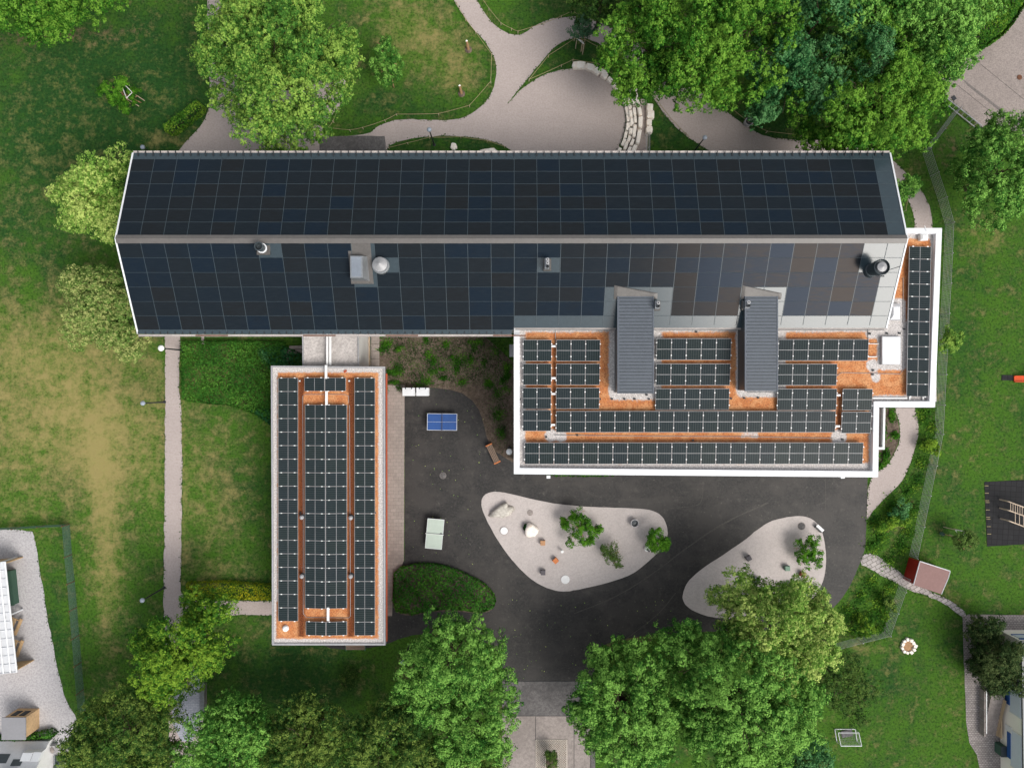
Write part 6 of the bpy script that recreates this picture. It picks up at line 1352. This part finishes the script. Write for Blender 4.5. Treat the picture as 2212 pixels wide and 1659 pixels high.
hedge("hedge", "big rounded olive-green clipped bush at the top right corner", "hedge", [(2085, -60), (2078, 0), (2076, 60), (2088, 86), (2110, 94), (2140, 92), (2175, 70), (2200, 40), (2225, 0), (2230, -60)], 2.6, "hedge", 260, .10, 17, zt=2.2, round_=2.0, bumpy=.12, tint_noise=.2)
hedge("hedge", "thin strip of plants under the white south parapet", "hedge", [(1178, 1000), (1325, 1003), (1325, 1028), (1290, 1030), (1200, 1029), (1178, 1024)], .5, "shrub", 60, .09, 18, round_=.2)
# weeds and undergrowth: nobody could count them
def weeds(name, label_kind, blobs, leaf, n, size, h, seed):
    rng = np.random.default_rng(seed); X = []
    for x, y, rx, ry, w_ in blobs:
        k = int(n * w_); a = rng.normal(0, .5, (k, 2)); p = P(x, y); X.append(np.stack([p.x + a[:, 0] * rx * S(), p.y + a[:, 1] * ry * S(), rng.uniform(.04, h, k) * np.exp(-(a ** 2).sum(1))], 1))
    X = np.concatenate(X)
    if label_kind: X = np.array([q for q in X if label_kind(*q[:2])])
    X[:, 2] = np.maximum(X[:, 2], .035)
    N = np.stack([rng.normal(0, .6, len(X)), rng.normal(0, .6, len(X)), np.full(len(X), .8)], 1)
    T = .5 + .3 * np.sin(X[:, 0] * 2.3) * np.sin(X[:, 1] * 2.7) + rng.uniform(-.3, .3, len(X))
    return tag(leaf_mesh(name, LF[leaf], X, N, size * rng.uniform(.6, 1.3, len(X)), T, rng, None, (0, 0, 0)), kind="stuff")
rw = random.Random(5); bl = []
for k in range(46):
    x, y = rw.uniform(822, 1106), rw.uniform(735, 850 if rw.random() < .8 else 990)
    if y > 845 and x < 1045: continue
    bl.append((x, y, rw.uniform(5, 14), rw.uniform(5, 12), rw.uniform(.3, 1.0)))
bl += [(1000, 780, 26, 20, 1.6), (1075, 895, 14, 16, 1.2), (1082, 935, 12, 14, 1.0), (835, 745, 16, 20, 1.3), (1075, 850, 12, 12, .6), (860, 795, 14, 18, .8)]
weeds("weeds", None, [(860 + 31 * (k % 8), 745 + 32 * (k // 8), 26, 26, 1) for k in range(24)] + [(1075, 870, 25, 50, 2), (1085, 930, 16, 40, 1)], "dark", 300, .05, .12, 20)
weeds("weeds", None, bl, "shrub", 260, .055, .32, 21)
gl = [(x, y, 18, 18, .6) for x, y in ((1890, 1130), (1930, 1120), (1945, 1100), (1960, 1060), (1900, 1160), (1960, 1150), (1945, 1180), (1885, 1180), (1990, 1000), (2005, 960), (2015, 925), (1995, 905), (2000, 880), (1920, 1210), (1980, 1040), (1925, 1090), (1970, 1100), (1860, 1290), (1880, 1260), (1900, 1290), (1920, 1270), (1850, 1330), (1880, 1330), (1910, 1330), (1840, 1360), (1870, 1370), (1900, 1360), (1905, 1310), (1830, 1320))]
weeds("undergrowth", None, gl, "hedge", 400, .085, .40, 22)
weeds("undergrowth", None, [(1905, 935, 10, 20, .9), (1912, 985, 10, 16, .9), (1925, 900, 8, 14, .5), (1932, 940, 9, 9, .5), (1900, 1005, 8, 8, .4)], "shrub", 320, .10, .4, 23)
small("shrub", "pale green wild shrub on the rough strip beside the wire fence, upper one", [(1946, 1100, 14, .8, .5), (1938, 1108, 11, .7, .4)], "teal", 1.0, .10, cat="shrub", h0=.1)
small("shrub", "yellowish wild shrub on the rough strip below the pale one", [(1930, 1130, 13, .7, .4), (1955, 1128, 11, .6, .4), (1905, 1140, 10, .6, .3)], "hedge", 1.0, .10, cat="shrub", h0=.1)
small("shrub", "leafy wild shrub at the bend of the wire fence among undergrowth", [(1868, 1353, 15, .9, .5), (1885, 1358, 10, .8, .4)], "hedge", 1.0, .10, cat="shrub", h0=.1)
small("shrub", "dry yellow-green shrub against the wire fence below the play shed", [(1917, 1300, 11, .8, .4), (1925, 1310, 8, .7, .4)], "olive", .9, .10, cat="shrub", h0=.1)
small("shrub", "tufted wild shrub reaching over the wire fence by the porch", [(2010, 960, 13, .9, .4), (2022, 972, 9, .8, .4), (2000, 968, 10, .8, .4)], "hedge", .8, .10, cat="shrub", h0=.1)
# blades creeping over the edges of the gravel
rng = np.random.default_rng(55); X = []
for p in FRINGE:
    for a, b in zip(p, p[1:] + p[:1]):
        if abs(a[0]) > 50 or abs(a[1]) > 38: continue
        L = math.hypot(b[0] - a[0], b[1] - a[1]); k = rng.poisson(L * 9 * rng.uniform(.2, 1.6)); t = rng.uniform(0, 1, k); o = rng.normal(0, .07, (k, 2))
        X.append(np.stack([a[0] + (b[0] - a[0]) * t + o[:, 0], a[1] + (b[1] - a[1]) * t + o[:, 1], rng.uniform(.02, .06, k)], 1))
X = np.concatenate(X); N = np.stack([rng.normal(0, .5, len(X)), rng.normal(0, .5, len(X)), np.ones(len(X))], 1)
tag(leaf_mesh("grass_fringe", LF["dark"], X, N, .075 * rng.uniform(.5, 1.3, len(X)), rng.uniform(.2, .9, len(X)), rng, None, (0, 0, 0)), kind="stuff")
# fallen leaves on the asphalt
rng = np.random.default_rng(77); X = []
for k in range(90):
    x, y = rng.uniform(1080, 1500), rng.uniform(1290, 1470)
    if y > 1370 and x > 1290: continue
    p = P(x, y); X.append((p.x, p.y, .03))
for k in range(60):
    p = P(rng.uniform(890, 1050), rng.uniform(870, 1220)); X.append((p.x, p.y, .03))
X = np.array(X); N = np.stack([rng.normal(0, .2, len(X)), rng.normal(0, .2, len(X)), np.ones(len(X))], 1)
tag(leaf_mesh("fallen_leaves", LF["lime"], X, N, .055 * rng.uniform(.5, 1.2, len(X)), rng.uniform(.3, 1, len(X)), rng, None, (0, 0, 0)), kind="stuff")
